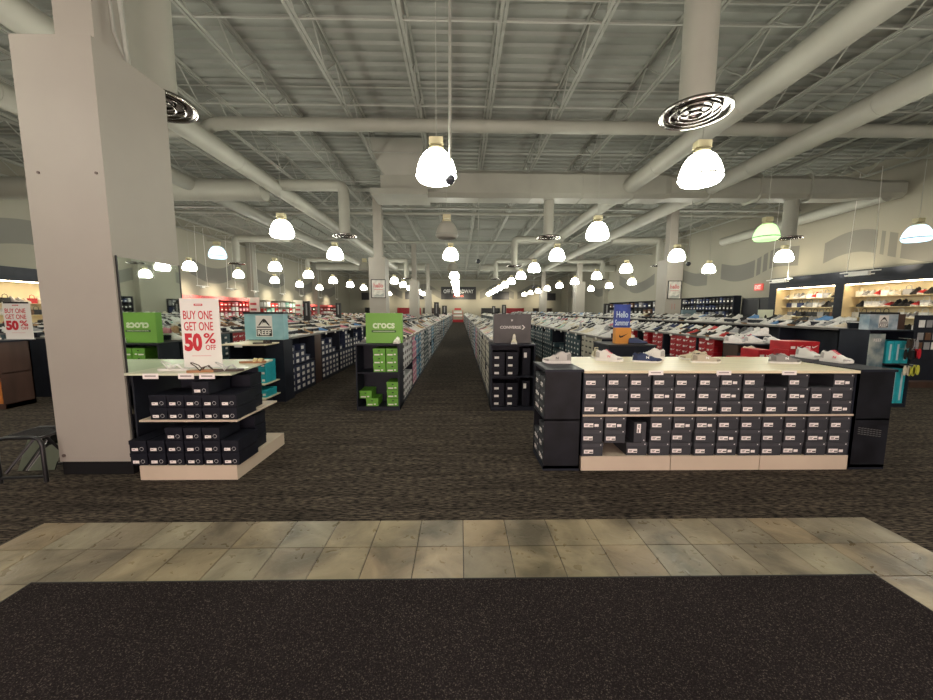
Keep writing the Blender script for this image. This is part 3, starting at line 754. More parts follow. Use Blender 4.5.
def sandal(label, loc, rz, foot, strap, kind='thong', L=.27):
    root = empty('sandal', loc, rz); tag(root, label, 'sandal', 'sandals on display')
    S = MB(); n = 14; ring = []
    for i in range(n): t = i/(n-1); ring.append(((t-.5)*L, lerp_tab([(0,.012),(.12,.032),(.45,.030),(.75,.045),(.93,.032),(1,.012)], t)))
    R = ring + [(x, -w) for x, w in reversed(ring)]; m = len(R)
    S.add([(x, y, 0) for x, y in R]+[(x, y, .02) for x, y in R], [(i, (i+1)%m, m+(i+1)%m, m+i) for i in range(m)]+[tuple(range(m))[::-1], tuple(range(m, 2*m))], foot); S.build('footbed', root)
    A = MB()
    if kind == 'thong':
        for s_ in (-1, 1): A.path([(-.02, s_*.034, .015),(.0, s_*.030, .045),(.04, s_*.012, .058),(.075, 0, .02)], .006, strap, 6)
        A.path([(-.02,-.033,.02),(-.05,-.034,.06),(-.09,-.02,.085),(-.10,0,.09),(-.09,.02,.085),(-.05,.034,.06),(-.02,.033,.02)], .005, strap, 6)
    else:
        for x0, w in ((.015, .036), (.07, .036)):
            v = []; q = 8
            for k in range(q+1):
                a = PI*k/q; v += [(x0, .040*math.cos(a), .018+.035*math.sin(a)), (x0+w, .042*math.cos(a), .018+.03*math.sin(a))]
            A.add(v, [(2*k, 2*k+1, 2*k+3, 2*k+2) for k in range(q)], strap, smooth=True)
            A.add([(a, b_, c-.004) for a, b_, c in v], [(2*k, 2*k+2, 2*k+3, 2*k+1) for k in range(q)], strap)
    A.build('strap', root)
TAN = mat('tan_leather', (.42,.20,.09), .5); WLE = mat('white_leather', (.75,.73,.70), .4); DKL = mat('dark_leather', (.06,.04,.03), .5); SILV = mat('silver_strap', (.6,.6,.6), .3, .6); YEL = mat('pale_gold_leather', (.72,.60,.30), .4)
sandal('white thong sandal near the left end of the sandal fixture top', (-2.74, 3.50, .9705), PI*.03, WLE, WLE)
sandal('tan sandal with dark straps in front of the fifty percent sign', (-2.40, 3.42, .9705), PI*.08, TAN, DKL)
sandal('brown sandal with silver straps right of the dark strapped one', (-2.20, 3.46, .9705), PI*.08, DKL, SILV)
sandal('pale gold slide sandal at the rear right corner of the sandal fixture', (-2.28, 4.02, .9705), PI*.05, TAN, YEL, 'slide')

# fifty percent signs
def sale_sign(label, loc, rz, w, h, tray=True):
    root = empty('sale_sign', loc, rz); tag(root, label, 'sign')
    b = MB(); b.box(-w/2, w/2, 0, .006, 0, h, WHT); cd_ = b.build('sign_card', root)
    if tray:
        b = MB(); b.box(-w/2, w/2, -.03, .03, -.0, .008, mat('clear_stand', (.7,.72,.7), .2)); b.build('sign_foot', root)
    g = MB(); s = w/.36; q = h/.72
    for t_, x, z, ww, hh, bo in (('BUY ONE', -.02, .55, .27, .09, .012), ('GET ONE', -.02, .435, .27, .09, .012), ('50', -.08, .27, .165, .19, .055), ('%', .075, .31, .11, .11, .02), ('OFF', .08, .215, .095, .055, .012), ('red box logo', 0, 0, 0, 0, 0)):
        if hh: text_mb(t_, ww*s, hh*q, REDTXT, .0008, bo, T(x*s, -.0002, z*q), g)
    g.build('lettering', cd_)
    g = MB(); g.box(-.05*s, .03*s, -.001, 0, .645*q, .665*q, REDTXT); g.box(-.04*s, .02*s, -.0016, -.001, .653*q, .658*q, WHT); g.build('store_logo', root)
    g = MB(); g.box(-.10*s, .08*s, -.001, 0, .125*q, .131*q, mat('pink_print', (.7,.35,.35), .5)); g.build('small_print', root)
    return root
sale_sign('tall white fifty percent off sign standing on the sandal fixture', (-2.565, 3.66, .9705), .08, .36, .69)
s2 = sale_sign('white fifty percent off sign standing on the brown table at far left', (-7.12, 6.02, 1.0655), .03, .42, .60)
g = MB(); g.box(-.19, .19, -.004, .01, .575, .60, BLACKM); g.build('sign_clip', s2)

# ------------------------------------------------------------------ bench with foot mirror
be = empty('fitting_stool', (-3.915, 3.20, 0), 0.08); tag(be, 'black tubular shoe fitting stool with mesh seat and slanted foot mirror', 'stool')
W2, LB, HB = .185, .30, .415
FR = mat('black_tube_steel', (.012,.012,.014), .35)
for yy in (0, LB):
    b = MB(); b.path([(-W2, yy, .0),(-W2, yy, HB-.07),(-W2+.02, yy, HB-.02),(-W2+.07, yy, HB),(W2-.07, yy, HB),(W2-.02, yy, HB-.02),(W2, yy, HB-.07),(W2, yy, 0)], .017, FR, 10); b.build('leg_frame', be)
b = MB()
for xx in (-W2+.03, W2-.03): b.tube((xx, 0, HB-.01), (xx, LB, HB-.01), .014, FR, 8)
b.tube((-W2, 0, .05), (W2, 0, .05), .014, FR, 8); b.tube((-W2, LB, .05), (W2, LB, .05), .014, FR, 8)
b.tube((-W2+.02, .03, .08), (-.02, LB*.6, HB-.03), .012, FR, 8); b.tube((W2-.02, LB-.03, .08), (W2-.06, .1, HB-.02), .012, FR, 8); b.build('cross_brace', be)
b = MB(); n = 15
for i in range(n+1): x = -W2+.03+i*(2*W2-.06)/n; b.box(x-.003, x+.003, 0.01, LB-.01, HB-.004, HB+.004, FR)
n = 17
for i in range(n+1): y = .01+i*(LB-.02)/n; b.box(-W2+.03, W2-.03, y-.003, y+.003, HB-.003, HB+.003, FR)
b.build('mesh_seat', be)
b = MB(); M = Matrix.Translation((0, .10, .07)) @ Matrix.Rotation(-.42, 4, 'X'); b.box(-W2+.04, W2-.02, 0, .008, 0, .33, MIRROR, M); b.build('foot_mirror', be)

# ------------------------------------------------------------------ runs of tables
TL, TW, TH = 2.4, .66, 1.06
def table_mesh(side, length=TL, m_body=NAVY):
    b = MB(); h = TW/2
    b.box(-h, h, 0, length, 0, .055, m_body)
    b.box(-.01, .01, 0.0, length, .055, TH-.025, m_body)
    nd = max(1, round(length/1.2))
    for k in range(nd+1):
        y = k*length/nd; a = max(0, y-.012); c = min(length, y+.012)
        b.box(-h, h, a, c, .055, TH-.025, m_body)
    b.box(-h, h, 0, length, .545, .557, m_body)
    return b
def table_top(length=TL):
    b = MB(); h = TW/2+.02; b.box(-h, h, 0, length, TH-.025, TH, mat('table_top_edge', (.16,.15,.14), .4)); return b
def table_riser(length=TL):
    b = MB(); b.box(-.15, .15, 0.02, length-.02, TH, TH+.08, NAVY); return b
runs = {
 'L1': (-1.27, 5.98, 'first left run', 1), 'R1': (.83, 5.98, 'first right run', -1),
 'L2': (-3.36, 8.0, 'second left run', 1), 'R2': (2.93, 6.62, 'second right run', -1),
 'L3': (-5.46, 5.9, 'third left run', 1), 'R3': (5.03, 5.96, 'third right run', -1),
 'L4': (-7.56, 6.5, 'fourth left run', 1), 'R4': (6.90, 6.2, 'fourth right run', -1),
 'L5': (-9.66, 6.2, 'fifth left run', 1), 'R5': (8.9, 9.2, 'fifth right run', -1),
 'L6': (-11.76, 6.2, 'sixth left run', 1), 'R6': (11.0, 9.2, 'sixth right run', -1)}
END = 47.0
tb0 = None
TB = table_mesh(1).mesh('body'); TT = table_top().mesh('top_board'); TR = table_riser().mesh('riser_shelf'); TAGM = MB().box(-.045,.045,-.004,0,-.035,.01,WHT).mesh('price_tag')
def gapcol(x, y0):   # columns standing in the runs
    return None
tables = []
blocked = [(-3.85, -2.95), (8.45, 9.45)]
for key, (x, y0, desc, side) in runs.items():
    y = y0; k = 0
    while y+TL <= END+.1:
        if key in ('L2', 'R5'):
            for cy in (15.28, 27.21, 39.14):
                if y < cy+.82 and y+TL > cy-.05: y = cy+.83
            if y+TL > END+.1: break
        t = empty('display_table', (x, y, 0)); t.scale.z = 1.19 if key == 'R4' else 1; tag(t, 'dark shoe table, %s from the front, %s' % (od(k), desc), 'display table', 'shoe tables of the %s' % desc)
        ob = bpy.data.objects.new('body', TB); COL.objects.link(ob); ob.parent = t
        ob = bpy.data.objects.new('top_board', TT); COL.objects.link(ob); ob.parent = t
        ob = bpy.data.objects.new('riser_shelf', TR); COL.objects.link(ob); ob.parent = t
        if k < 3 and key in ('L1','L2','R1','R2','R3','L4'):
            for q in range(4):
                ob = bpy.data.objects.new('price_tag', TAGM); COL.objects.link(ob); ob.parent = t
                ob.location = (side*(TW/2+.021), .25+q*.6, TH-.02); ob.rotation_euler.z = PI/2*side if side > 0 else -PI/2
        tables.append((key, k, x, y, desc, side)); y += TL+.004; k += 1

# camera model used only to decide which repeats are large enough in view to be built one by one
CF = 365.0; CAMZ = 1.55
def view(x, y, z):
    return (460+CF*x/y, 310.5-CF*(z-CAMZ)/y)
# shoes on the tables
PAL = {
 'L1': [('white',6),('black',4),('cream',2),('grey',2),('tan',2),('pink',1)], 'R1': [('white',8),('cream',4),('black',3),('grey',2),('red',.5)],
 'L2': [('cream',4),('tan',4),('brown',3),('white',3),('black',3),('pink',1),('blue',.7)], 'L3': [('tan',4),('brown',3),('cream',3),('black',3),('white',3),('pink',1)],
 'L4': [('white',5),('black',4),('grey',3),('pink',1),('tan',2)], 'L5': [('black',4),('tan',3),('pink',2),('white',2)], 'L6': [('black',4),('red',2),('white',2),('tan',2)],
 'R2': [('white',8),('cream',4),('grey',2),('black',2),('mint',.5)], 'R3': [('white',8),('black',3),('grey',2),('pink',.7),('navy',1),('red',.5),('cream',1)],
 'R4': [('white',5),('grey',4),('black',5),('blue',1),('cream',1)], 'R5': [('black',5),('white',4),('grey',3)], 'R6': [('black',5),('grey',3),('white',3)]}
def pick(rn_, pal):
    t = rn_.uniform(0, sum(w for _, w in pal))
    for c_, w in pal:
        t -= w
        if t <= 0: return c_
    return pal[0][0]
rs = random.Random(11)
cand = []
for key, k, x, y, desc, side in ([('L2', 0, -3.36, 6.5, 'short second left table', 1)] + tables):
    SHORT = y == 6.5 and key == 'L2'
    ZS = 1.19 if key == 'R4' else 1.0
    LEN = 1.45 if SHORT else TL
    near_ = y < 22
    pitch = .135 if y < 14 else (.19 if y < 24 else .30)
    sandal_run = key in ('L2', 'L3')
    for row, xo, z in (('aisle edge', side*.19, TH*ZS), ('raised shelf', -side*.0, (TH+.08)*ZS), ('far edge', -side*.19, TH*ZS)):
        yy = y+.09
        while yy < y+LEN-.06:
            c_ = pick(rs, PAL[key])
            st = rs.choice(['flat','flat','low','flat'] if sandal_run else (['low','runner','runner','high'] if key in ('R1','R2','R3','L1') and rs.random() < .9 else ['low','runner','flat']))
            if key == 'R1' and yy < 12: st = rs.choice(['low', 'high', 'low'])
            rz = (0 if side > 0 else PI) + rs.uniform(-.5, .5)
            if row == 'far edge': rz += PI
            if row == 'raised shelf': rz = (PI/2 if rs.random() < .3 else (0 if side > 0 else PI)) + rs.uniform(-.3, .3)
            if rs.random() > .06:
                so = 'w' if (c_ in ('white','pink','blue','mint','cream','red','grey','navy') or rs.random() < .4) else rs.choice('gb')
                cand.append((yy, key, k, x+xo+rs.uniform(-.02,.02)*(row != 'raised shelf'), z, rz, st, c_, so, row, desc))
            yy += pitch*rs.uniform(.92, 1.15)
cand.sort(key=lambda c_: (c_[0]**2+c_[3]**2))
def inview(x, y, z):
    u, v = view(x, y, z)
    if not (2 < u < 931): return False
    if 10 < u < 178 and y > 4: return False        # behind the foreground column
    return True
SINK = .0008
stuff = MB(); nind = 0; cnts = {}
for (yy, key, k, x, z, rz, st, c_, so, row, desc) in cand:
    g, me = shoe_lo(st, c_, so)
    if nind < 185 and inview(x, yy, z):
        kk = (key, k, row, c_); i = cnts.get(kk, 0); cnts[kk] = i+1
        o = bpy.data.objects.new('shoe', me); COL.objects.link(o); o.location = (x, yy, z+SINK); o.rotation_euler.z = rz
        tag(o, '%s %s shoe back, %s, %s table, %s' % (od(i), c_, row, od(k), desc) if 'short' not in desc else '%s %s shoe back, %s, %s' % (od(i), c_, row, desc), 'shoe', 'shoes on the %s' % desc)
        nind += 1
    else:
        merge(stuff, g, Matrix.Translation((x, yy, z+SINK)) @ Matrix.Rotation(rz, 4, 'Z'))
o = stuff.build('distant_shoes'); tag(o, 'hundreds of small shoes covering the far tables toward the back wall', 'shoes', kind='stuff')

# boxes in the tables
def bm(n, c_): return mat('box_'+n, c_, .5, var=.12, vscale=9)
BX = {'navy': bm('navy', (.018,.026,.065)), 'black': BLKBOX, 'white': bm('white', (.62,.62,.62)), 'cream': bm('cream', (.50,.47,.38)), 'pink': bm('pink', (.50,.16,.26)),
      'blue': bm('blue', (.06,.24,.38)), 'grey': bm('grey', (.16,.18,.19)), 'red': REDB, 'teal': bm('dark_teal', (.03,.07,.085)), 'green': GREENB, 'orange': bm('orange', (.6,.22,.05))}
def box_lo(c_, lab, lw, lh):
    b = MB(); w = BOX_W/2
    b.box(-w, w, -BOX_D/2, BOX_D/2, 0, BOX_H-.002, BX[c_])
    b.box(-w-.002, w+.002, -BOX_D/2-.003, BOX_D/2-.01, BOX_H-.032, BOX_H-.001, BX[c_])
    b.box(-w+.02, -w+.02+lw, -BOX_D/2-.004, -BOX_D/2-.0005, .016, .016+lh, lab)
    if c_ == 'red': b.poly([(.045+x*.085, .045+z*.085) for x, z in ((-.5,-.06),(-.44,-.20),(-.30,-.24),(-.12,-.18),(.5,.24),(-.16,-.02),(-.31,-.06),(-.385,-.02),(-.38,.10),(-.47,.04))], .002, WHT, Matrix.Translation((0, -BOX_D/2-.001, 0)))
    return b
DKLAB = mat('dark_label', (.03,.03,.03), .5)
BL = {}
def get_box(c_):
    if c_ not in BL:
        lab = DKLAB if c_ in ('white', 'cream') else WHT
        lw, lh = {'navy': (.11,.062), 'red': (.06,.035), 'white': (.11,.05), 'cream': (.10,.03)}.get(c_, (.075,.04))
        g = box_lo(c_, lab, lw, lh); BL[c_] = (g, g.mesh('shoe_box'))
    return BL[c_]
def face_colour(key, y):
    t = y
    if key == 'L2': return 'navy' if t < 16 else rs.choice(['navy','teal','brown2'][:2])
    if key == 'L1':
        if t < 7.0: return 'white'
        if t < 7.9: return 'pink'
        if t < 8.8: return 'blue'
        return ['white','teal','white','blue','grey','white','navy'][int(t/1.2) % 7]
    if key == 'R1':
        if t < 9: return 'cream'
        return ['white','cream','pink','blue','white','grey','cream'][int(t/1.2) % 7]
    if key == 'R2': return 'cream' if t < 7.7 else ('teal' if t < 22 else ['teal','grey'][int(t/1.2) % 2])
    if key == 'R3': return 'red' if t < 20 else ['red','white'][int(t/1.2) % 2]
    if key == 'R4': return 'black' if t < 12 else 'red'
    if key == 'L4': return 'white'
    return ['black','grey','teal','red'][int(t/1.2) % 4]
bc = []
for key, k, x, y, desc, side in [('L2', 0, -3.36, 6.5, 'short second left table', 1)] + tables:
    SHORT = 'short' in desc; ZS = 1.19 if key == 'R4' else 1.0
    if key in ('L3','L5','L6','R5','R6') and y > 18: continue
    for half in range(1 if SHORT else 2):
        yb = y+half*1.2
        prev = 4
        for c in range(5):
            yy = yb+.125+c*.2235 + (half*.0)
            if yy+.11 > y+TL-.01: yy = y+TL-.122
            for lev in range(2):
                if key == 'L2': hmax = [[4,3],[4,2],[4,3],[4,1],[4,0],[4,4]][(c+half*3+k) % 6][lev] if yy < 12 else rs.choice([4,4,3,2])
                elif key == 'R3': hmax = (rs.choice([4,4,3]), rs.choice([0,0,1,4]))[lev]
                elif key == 'R4': hmax = (4, rs.choice([0,0,1]))[lev]
                elif key == 'R2': hmax = (4, rs.choice([4,4,3]) if yy < 9 or yy > 10.5 else rs.choice([0,1]))[lev]
                else: hmax = rs.choice([4,4,4,3])
                for r in range(hmax):
                    z = (.0555 if lev == 0 else .5575)*ZS+r*.1165+(.001 if ZS > 1 else 0)
                    bc.append((yy, key, k, x+side*(TW/2-BOX_D/2-.006), z, PI/2 if side > 0 else -PI/2, face_colour(key, yy), desc, lev*4+r, half*5+c))
bc.sort(key=lambda c_: (c_[0]**2+c_[3]**2))
stuff = MB(); nind = 0
for (yy, key, k, x, z, rz, c_, desc, row, colm) in bc:
    g, me = get_box(c_)
    if nind < 150 and inview(x+(.3 if rz > 0 else -.3), yy, z) and not (key in ('R2','R3') and view(x, yy, z)[1] > 358) and key not in ('L3','L5','L6'):
        o = bpy.data.objects.new('shoe_box', me); COL.objects.link(o); o.location = (x, yy, z); o.rotation_euler.z = rz
        tag(o, ('%s shoe box, %s up, %s column, %s table, %s' % (c_, od(row), od(colm), od(k), desc)) if 'short' not in desc else ('%s shoe box, %s from floor, %s column, %s' % (c_, od(row), od(colm), desc)), 'shoe box', 'shoe boxes in the %s' % desc); nind += 1
    else: merge(stuff, g, Matrix.Translation((x, yy, z)) @ Matrix.Rotation(rz, 4, 'Z'))
o = stuff.build('stacked_boxes'); tag(o, 'masses of stacked shoe boxes packed in the far table runs', 'shoe boxes', kind='stuff')

# brown posts dividing the second left run
t = empty('display_table', (-3.36, 6.5, 0)); tag(t, 'short navy table of white labelled boxes just behind the teal end display', 'display table')
table_mesh(1, 1.13).build('body', t); table_top(1.47).build('top_board', t); table_riser(1.47).build('riser_shelf', t)
b = MB(); b.box(-.335, .335, 1.135, 1.47, 0, TH-.026, BROWN); b.build('brown_divider', t)

# ------------------------------------------------------------------ end caps
def endcap(name, label, x0, x1, y0, y1, h, mbody, shelves, mtop, header=None, back=True, left_panel=.02, right_panel=.02):
    root = empty(name, ((x0+x1)/2, y0, 0)); tag(root, label, 'end display')
    hw_ = (x1-x0)/2; d = y1-y0
    b = MB(); b.box(-hw_, -hw_+left_panel, 0, d, .0, h-.02, mbody); b.box(hw_-right_panel, hw_, 0, d, 0, h-.02, mbody); b.box(-hw_, hw_, d-.02, d, 0, h-.02, mbody); b.box(-hw_, hw_, .01, d, 0, .06, mbody); b.build('body', root)
    b = MB(); b.box(-hw_-.01, hw_+.01, -.01, d, h-.02, h, mtop); b.build('top_board', root)
    for z in shelves:
        b = MB(); b.box(-hw_+left_panel, hw_-right_panel, .005, d-.02, z-.018, z, mbody); b.build('shelf', root)
    return root
# green box end cap left of the aisle
ec = endcap('end_display', 'navy end display of green boxes left of the centre aisle', -1.595, -.935, 5.53+.02, 5.97, 1.04, NAVY, (.60,), NAVY)
def gbox(lab, x, z, c_='green', y=5.60, grp='green boxes in the end display', ww=1.0, name='shoe_box'):
    root = empty('shoe_box', (x, y+BOX_D/2, z)); tag(root, lab, 'shoe box', grp)
    w = .095*ww; m = BX[c_] if c_ in BX else c_
    b = MB(); b.box(-w+.003, w-.003, -BOX_D/2+.003, BOX_D/2, 0, .10, m); b.build('box_body', root)
    b = MB(); b.box(-w, w, -BOX_D/2, BOX_D/2, .09, .121, m); b.build('box_lid', root)
    if c_ == 'green':
        b = MB(); b.lathe([(.0,0),(.018,0)], BLKTXT, 12); o = MB(); vs = [(.017*math.cos(a), -BOX_D/2-.001, .092+.017*math.sin(a)) for a in [PI+PI*i/8 for i in range(9)]]
        o.add(vs, [tuple(range(9))], BLKTXT); o.build('finger_hole', root)
        b = MB(); b.box(-w+.02, -w+.10, -BOX_D/2+.0005, -BOX_D/2+.003, .015, .035, WHT); b.box(-w+.12, -w+.15, -BOX_D/2+.0005, -BOX_D/2+.003, .02, .04, WHT); b.build('size_label', root)
    else:
        b = MB(); b.box(-w+.03, -w+.10, -BOX_D/2+.0005, -BOX_D/2+.003, .02, .055, WHT); b.build('size_label', root)
    return root
for r in range(3):
    for i, x in enumerate((-1.245, -1.045)): gbox('green shoe box, %s up in the %s stack, upper shelf of the green display' % (od(r), ('left','right')[i]), x, .6005+r*.122)
for r in range(3): gbox('green shoe box, %s up in the right floor stack of the green display' % od(r), -1.045, .0605+r*.13)
gbox('green shoe box lying lowest in the left part of the green display', -1.37, .0605+.06*0)
gbox('green shoe box on top at the lower left of the green display', -1.47, .0605+.122)
bpy.context.view_layer.update()
hd = empty('brand_header', (-1.185, 5.70, 1.041)); tag(hd, 'green header sign box on top of the green box display', 'sign')
b = MB(); b.box(-.28, .28, 0, .12, 0, .465, mat('header_green', (.17,.42,.05), .45)); b.build('sign_box', hd)
g = MB(); text_mb('crocs', .34, .085, mat('pale_green_print', (.72,.85,.6), .5), .003, .03, T(0, -.0005, .27), g); g.build('lettering', hd)
g = MB(); g.box(-.19, .19, -.002, 0, .165, .20, mat('dark_green_print', (.03,.09,.02), .5)); 
g.box(-.165, .165, -.003, -.002, .180, .186, MATS['pale_green_print']); g.build('tagline_bar', hd)
def clog(label, loc, rz):
    root = empty('clog', loc, rz); tag(root, label, 'shoe')
    S, U, O, A = shoe_geo('low', 12, 8, mat('clog_foam', (.80,.78,.70), .5), SOLEW, LINING, L=.22)
    U.build('upper', root); S.build('sole', root); O.build('collar_lining', root)
clog('white clog standing in front of the green header sign', (-.97, 5.62, 1.041), -PI/2-.1)

# black box end cap right of the aisle
ec = endcap('end_display', 'dark end display of black boxes right of the centre aisle', .475, 1.155, 5.53, 5.97, 1.04, NAVY, (.545,), NAVY)
GC = 'black boxes in the end display'
for sh, z0 in enumerate((.0605, .5455)):
    for r in range(3):
        for i, x in enumerate((.60, .81)):
            gbox('black shoe box, %s shelf of the dark end display, %s from below, %s stack' % (('lower','upper')[sh], od(r), ('left','right')[i]), x, z0+r*.1215, BLKBOX, grp=GC)
for i, z in enumerate((.0605, .5455)):
    o = empty('shoe_box', (1.03, 5.60+BOX_D/2, z)); tag(o, 'black shoe box standing upright at the right of the %s shelf, dark end display' % ('lower','upper')[i], 'shoe box', GC)
    b = MB(); b.box(-.057, .03, -BOX_D/2+.002, BOX_D/2, .0, .40 if i == 0 else .42, BLKBOX); b.build('box_body', o)
    b = MB(); b.box(.03, .062, -BOX_D/2, BOX_D/2, 0, .405 if i == 0 else .425, BLKBOX); b.build('box_lid', o)
    b = MB(); b.box(-.04, .005, -BOX_D/2-.001, -BOX_D/2+.003, .28, .36, WHT); b.build('size_label', o)
hd = empty('brand_header', (.81, 5.70, 1.041)); tag(hd, 'dark grey header sign box on the black box display', 'sign')
b = MB(); b.box(-.285, .30, 0, .12, 0, .455, mat('header_grey', (.075,.07,.07), .5, var=.2, vscale=3)); b.build('sign_box', hd)
g = MB(); text_mb('CONVERSE', .33, .045, mat('silver_print', (.7,.68,.66), .5), .003, .02, T(-.02, -.0005, .25), g); g.build('lettering', hd)
g = MB()
star = []
for i in range(10): a = PI/2+i*PI/5; r = .022 if i % 2 == 0 else .009; star.append((.0+r*math.cos(a), .36+r*math.sin(a)))
g.poly(star, .002, MATS['silver_print']); g.poly([(.155,.285),(.175,.285),(.21,.25),(.175,.215),(.155,.215),(.185,.25)], .002, MATS['silver_print']); g.build('star_chevron_logo', hd)
S, U, O, A = shoe_geo('high', 12, 8, SM['cream'], SOLEW, LINING, parts=True)
r_ = empty('sneaker', (.835, 5.585+.02, 1.041), -PI/2-.15); tag(r_, 'cream high top sneaker in front of the dark grey header', 'shoe')
U.build('upper', r_); S.build('sole', r_); O.build('collar_lining', r_); A.build('laces', r_)

# teal sandal end cap on the second left run
ec = empty('end_display', (-3.27, 5.85, 0)); tag(ec, 'dark end display with teal boxes under a mountain logo header', 'end display')
b = MB(); b.box(.02, .32, .27, .60, 0, 1.05, NAVY); b.box(-.42, .10, .58, .60, 0, 1.05, NAVY); b.box(-.42, .10, .0, .60, 0, .10, NAVY); b.box(-.42, -.40, 0, .6, 0, 1.0, NAVY); b.build('body', ec)
b = MB(); b.box(-.43, .26, -.20, .26, 1.0, 1.02, WOODTOP); b.box(-.43, .02, .26, .58, 1.0, 1.02, WOODTOP); b.build('top_board', ec)
for z in (.40, .17):
    b = MB(); b.box(-.40, .24, -.22, .26, z-.018, z, WOODTOP); b.build('shelf', ec)
b = MB(); b.box(-.20, -.08, -.206, -.201, .975, 1.015, WHT); b.build('price_tag', ec)
b = MB(); b.box(-.43, .33, .0, .60, .93, .95, NAVY)
for i, (x, z, n_) in enumerate(((-3.30, .4005, 3), (-3.13, .4005, 3), (-3.30, .1705, 1), (-3.13, .1705, 1))):
    for r in range(n_):
        o = empty('shoe_box', (x, 5.85-.13+.16, z+r*.118)); tag(o, 'teal shoe box, %s of the %s stack, %s shelf under the mountain header' % (('bottom','middle','top')[r], ('left','right')[i % 2], ('upper','lower')[i//2]), 'shoe box', 'teal boxes in the left end display')
        b = MB(); b.box(-.072,.072,-.155,.16,0,.085,TEALB); b.build('box_body', o); b = MB(); b.box(-.075,.075,-.16,.16,.08,.116,TEALB); b.build('box_lid', o); b = MB(); b.box(.01,.055,-.158,-.153,.025,.06,WHT); b.build('size_label', o)
sandal('dark slide sandal on the pale top under the mountain logo header', (-3.12, 5.80, 1.0205), PI*.1, DKL, DKL, 'slide')
SKYB = mat('header_sky_blue', (.22,.46,.52), .5, var=.25, vscale=3, col2=(.38,.62,.66))
def reef_header(label, loc, w, h, d, grey=False):
    hd = empty('brand_header', loc); tag(hd, label, 'sign')
    b = MB(); b.box(-w/2, w/2, 0, d, 0, h, SKYB if not grey else mat('header_sea', (.16,.26,.34), .5, var=.5, vscale=5, col2=(.55,.62,.66))); b.build('sign_box', hd)
    b = MB(); b.box(-w/2-.01, w/2+.01, -.01, d+.01, h, h+.03, BLACKM); b.build('sign_cap', hd)
    b = MB(); s = h/.43; b.box(-.135*s, .135*s, -.003, 0, .05*s, .40*s, WHT); b.build('logo_card', hd)
    g = MB(); g.box(-.125*s, .125*s, -.0045, -.003, .06*s, .175*s, BLKTXT); text_mb('REEF', .22*s, .085*s, WHT, .003, .03, T(0, -.003, .118*s), g); g.build('lettering', hd)
    g = MB(); g.poly([(-.12*s,.20*s),(.12*s,.20*s),(.12*s,.22*s),(-.12*s,.22*s)], .0045, BLKTXT)
    g.poly([(-.10*s,.235*s),(-.02*s,.34*s),(.0,.35*s),(.03*s,.335*s),(.10*s,.235*s),(.075*s,.235*s),(.012*s,.305*s),(.03*s,.275*s),(.0,.29*s),(-.03*s,.265*s),(-.012*s,.315*s),(-.075*s,.235*s)], .0045, BLKTXT); g.build('mountain_logo', hd)
    return hd
reef_header('pale blue mountain logo header box on the second left run', (-3.26, 6.14, 1.055), .64, .43, .16)

# Nike style end cap, second right run
ec = endcap('end_display', 'plain black end display carrying the blue and orange sign boxes', 2.43, 3.205, 5.88, 6.58, 1.0, NAVY, (), mat('charcoal_top', (.03,.03,.036), .4))
b = MB(); b.box(-.385, .385, -.012, 0, .0, .975, NAVY); b.build('front_panel', ec)
SWOOSH = [(-.5,-.06),(-.44,-.20),(-.30,-.24),(-.12,-.18),(.5,.24),(-.16,-.02),(-.31,-.06),(-.385,-.02),(-.38,.10),(-.41,.13),(-.47,.04)]
def swoosh(mb, cx, cz, w, m, d=.003, M=None): return mb.poly([(cx+x*w, cz+z*w) for x, z in SWOOSH], d, m, M)
b = MB(); swoosh(b, .09, .83, .08, REDTXT, .014); b.build('small_swoosh', ec)
ob_ = empty('sign_box', (2.755, 6.10, 1.001)); tag(ob_, 'orange shoe box shaped sign with a black swoosh', 'sign')
b = MB(); b.box(-.13, .13, 0, .12, 0, .265, ORANGE); b.build('box_body', ob_)
b = MB(); swoosh(b, .0, .135, .15, BLKTXT); b.build('swoosh_logo', ob_)
sg = empty('summer_sign', (2.79, 6.28, 1.001)); tag(sg, 'blue hello summer sign standing behind the orange box', 'sign')
b = MB(); b.box(-.13, .15, 0, .03, 0, .66, mat('summer_blue', (.03,.06,.30), .5, var=.3, vscale=6)); b.build('sign_panel', sg)
g = MB(); text_mb('Hello', .20, .11, mat('pale_blue_print', (.6,.75,.85), .5), .003, .01, T(.01, -.0005, .49), g); text_mb('Summer', .24, .10, MATS['pale_blue_print'], .003, .01, T(.01, -.0005, .35), g); g.build('lettering', sg)
S, U, O, A = shoe_geo('low', 12, 8, SM['navy'], SOLEB, LINING, parts=True)
r_ = empty('sneaker', (2.97, 6.02, 1.001), -.3); tag(r_, 'navy shoe on the black end display beside the orange sign box', 'shoe'); U.build('upper', r_); S.build('sole', r_); O.build('collar_lining', r_); A.build('laces', r_)

# red box end cap, third right run
ec = endcap('end_display', 'brown sided end display of red boxes behind the front fixture', 4.34, 5.16, 5.60, 5.93, 1.04, BROWN, (), NAVY)
b = MB(); b.box(-.41, .41, -.28, .0, .0, .90, NAVY); b.build('display_step', ec)
for i, (x, z) in enumerate(((4.78, .871), (5.20, .871))):
    pass
shoe_full('sneaker', 'cream sneaker on the step of the red box end display', (4.47, 5.44, .9005), -.35, 'runner', SM['cream'], SOLEW, None, None, 'shoes on the red box end display')
shoe_full('sneaker', 'small pale blue sneaker on the step of the red box display', (4.80, 5.45, .9005), -.2, 'flat', SM['blue'], SOLEW, None, None, 'shoes on the red box end display')
shoe_full('sneaker', 'white sneaker with dark logo at the front of the red box display top', (4.72, 5.74, 1.041), -.45, 'runner', SM['white'], SOLEW, SM['blue'], None, 'shoes on the red box end display')
shoe_full('sneaker', 'white sneaker at the right front corner of the red box display top', (5.04, 5.74, 1.041), -.5, 'low', SM['white'], SOLEW, None, None, 'shoes on the red box end display')
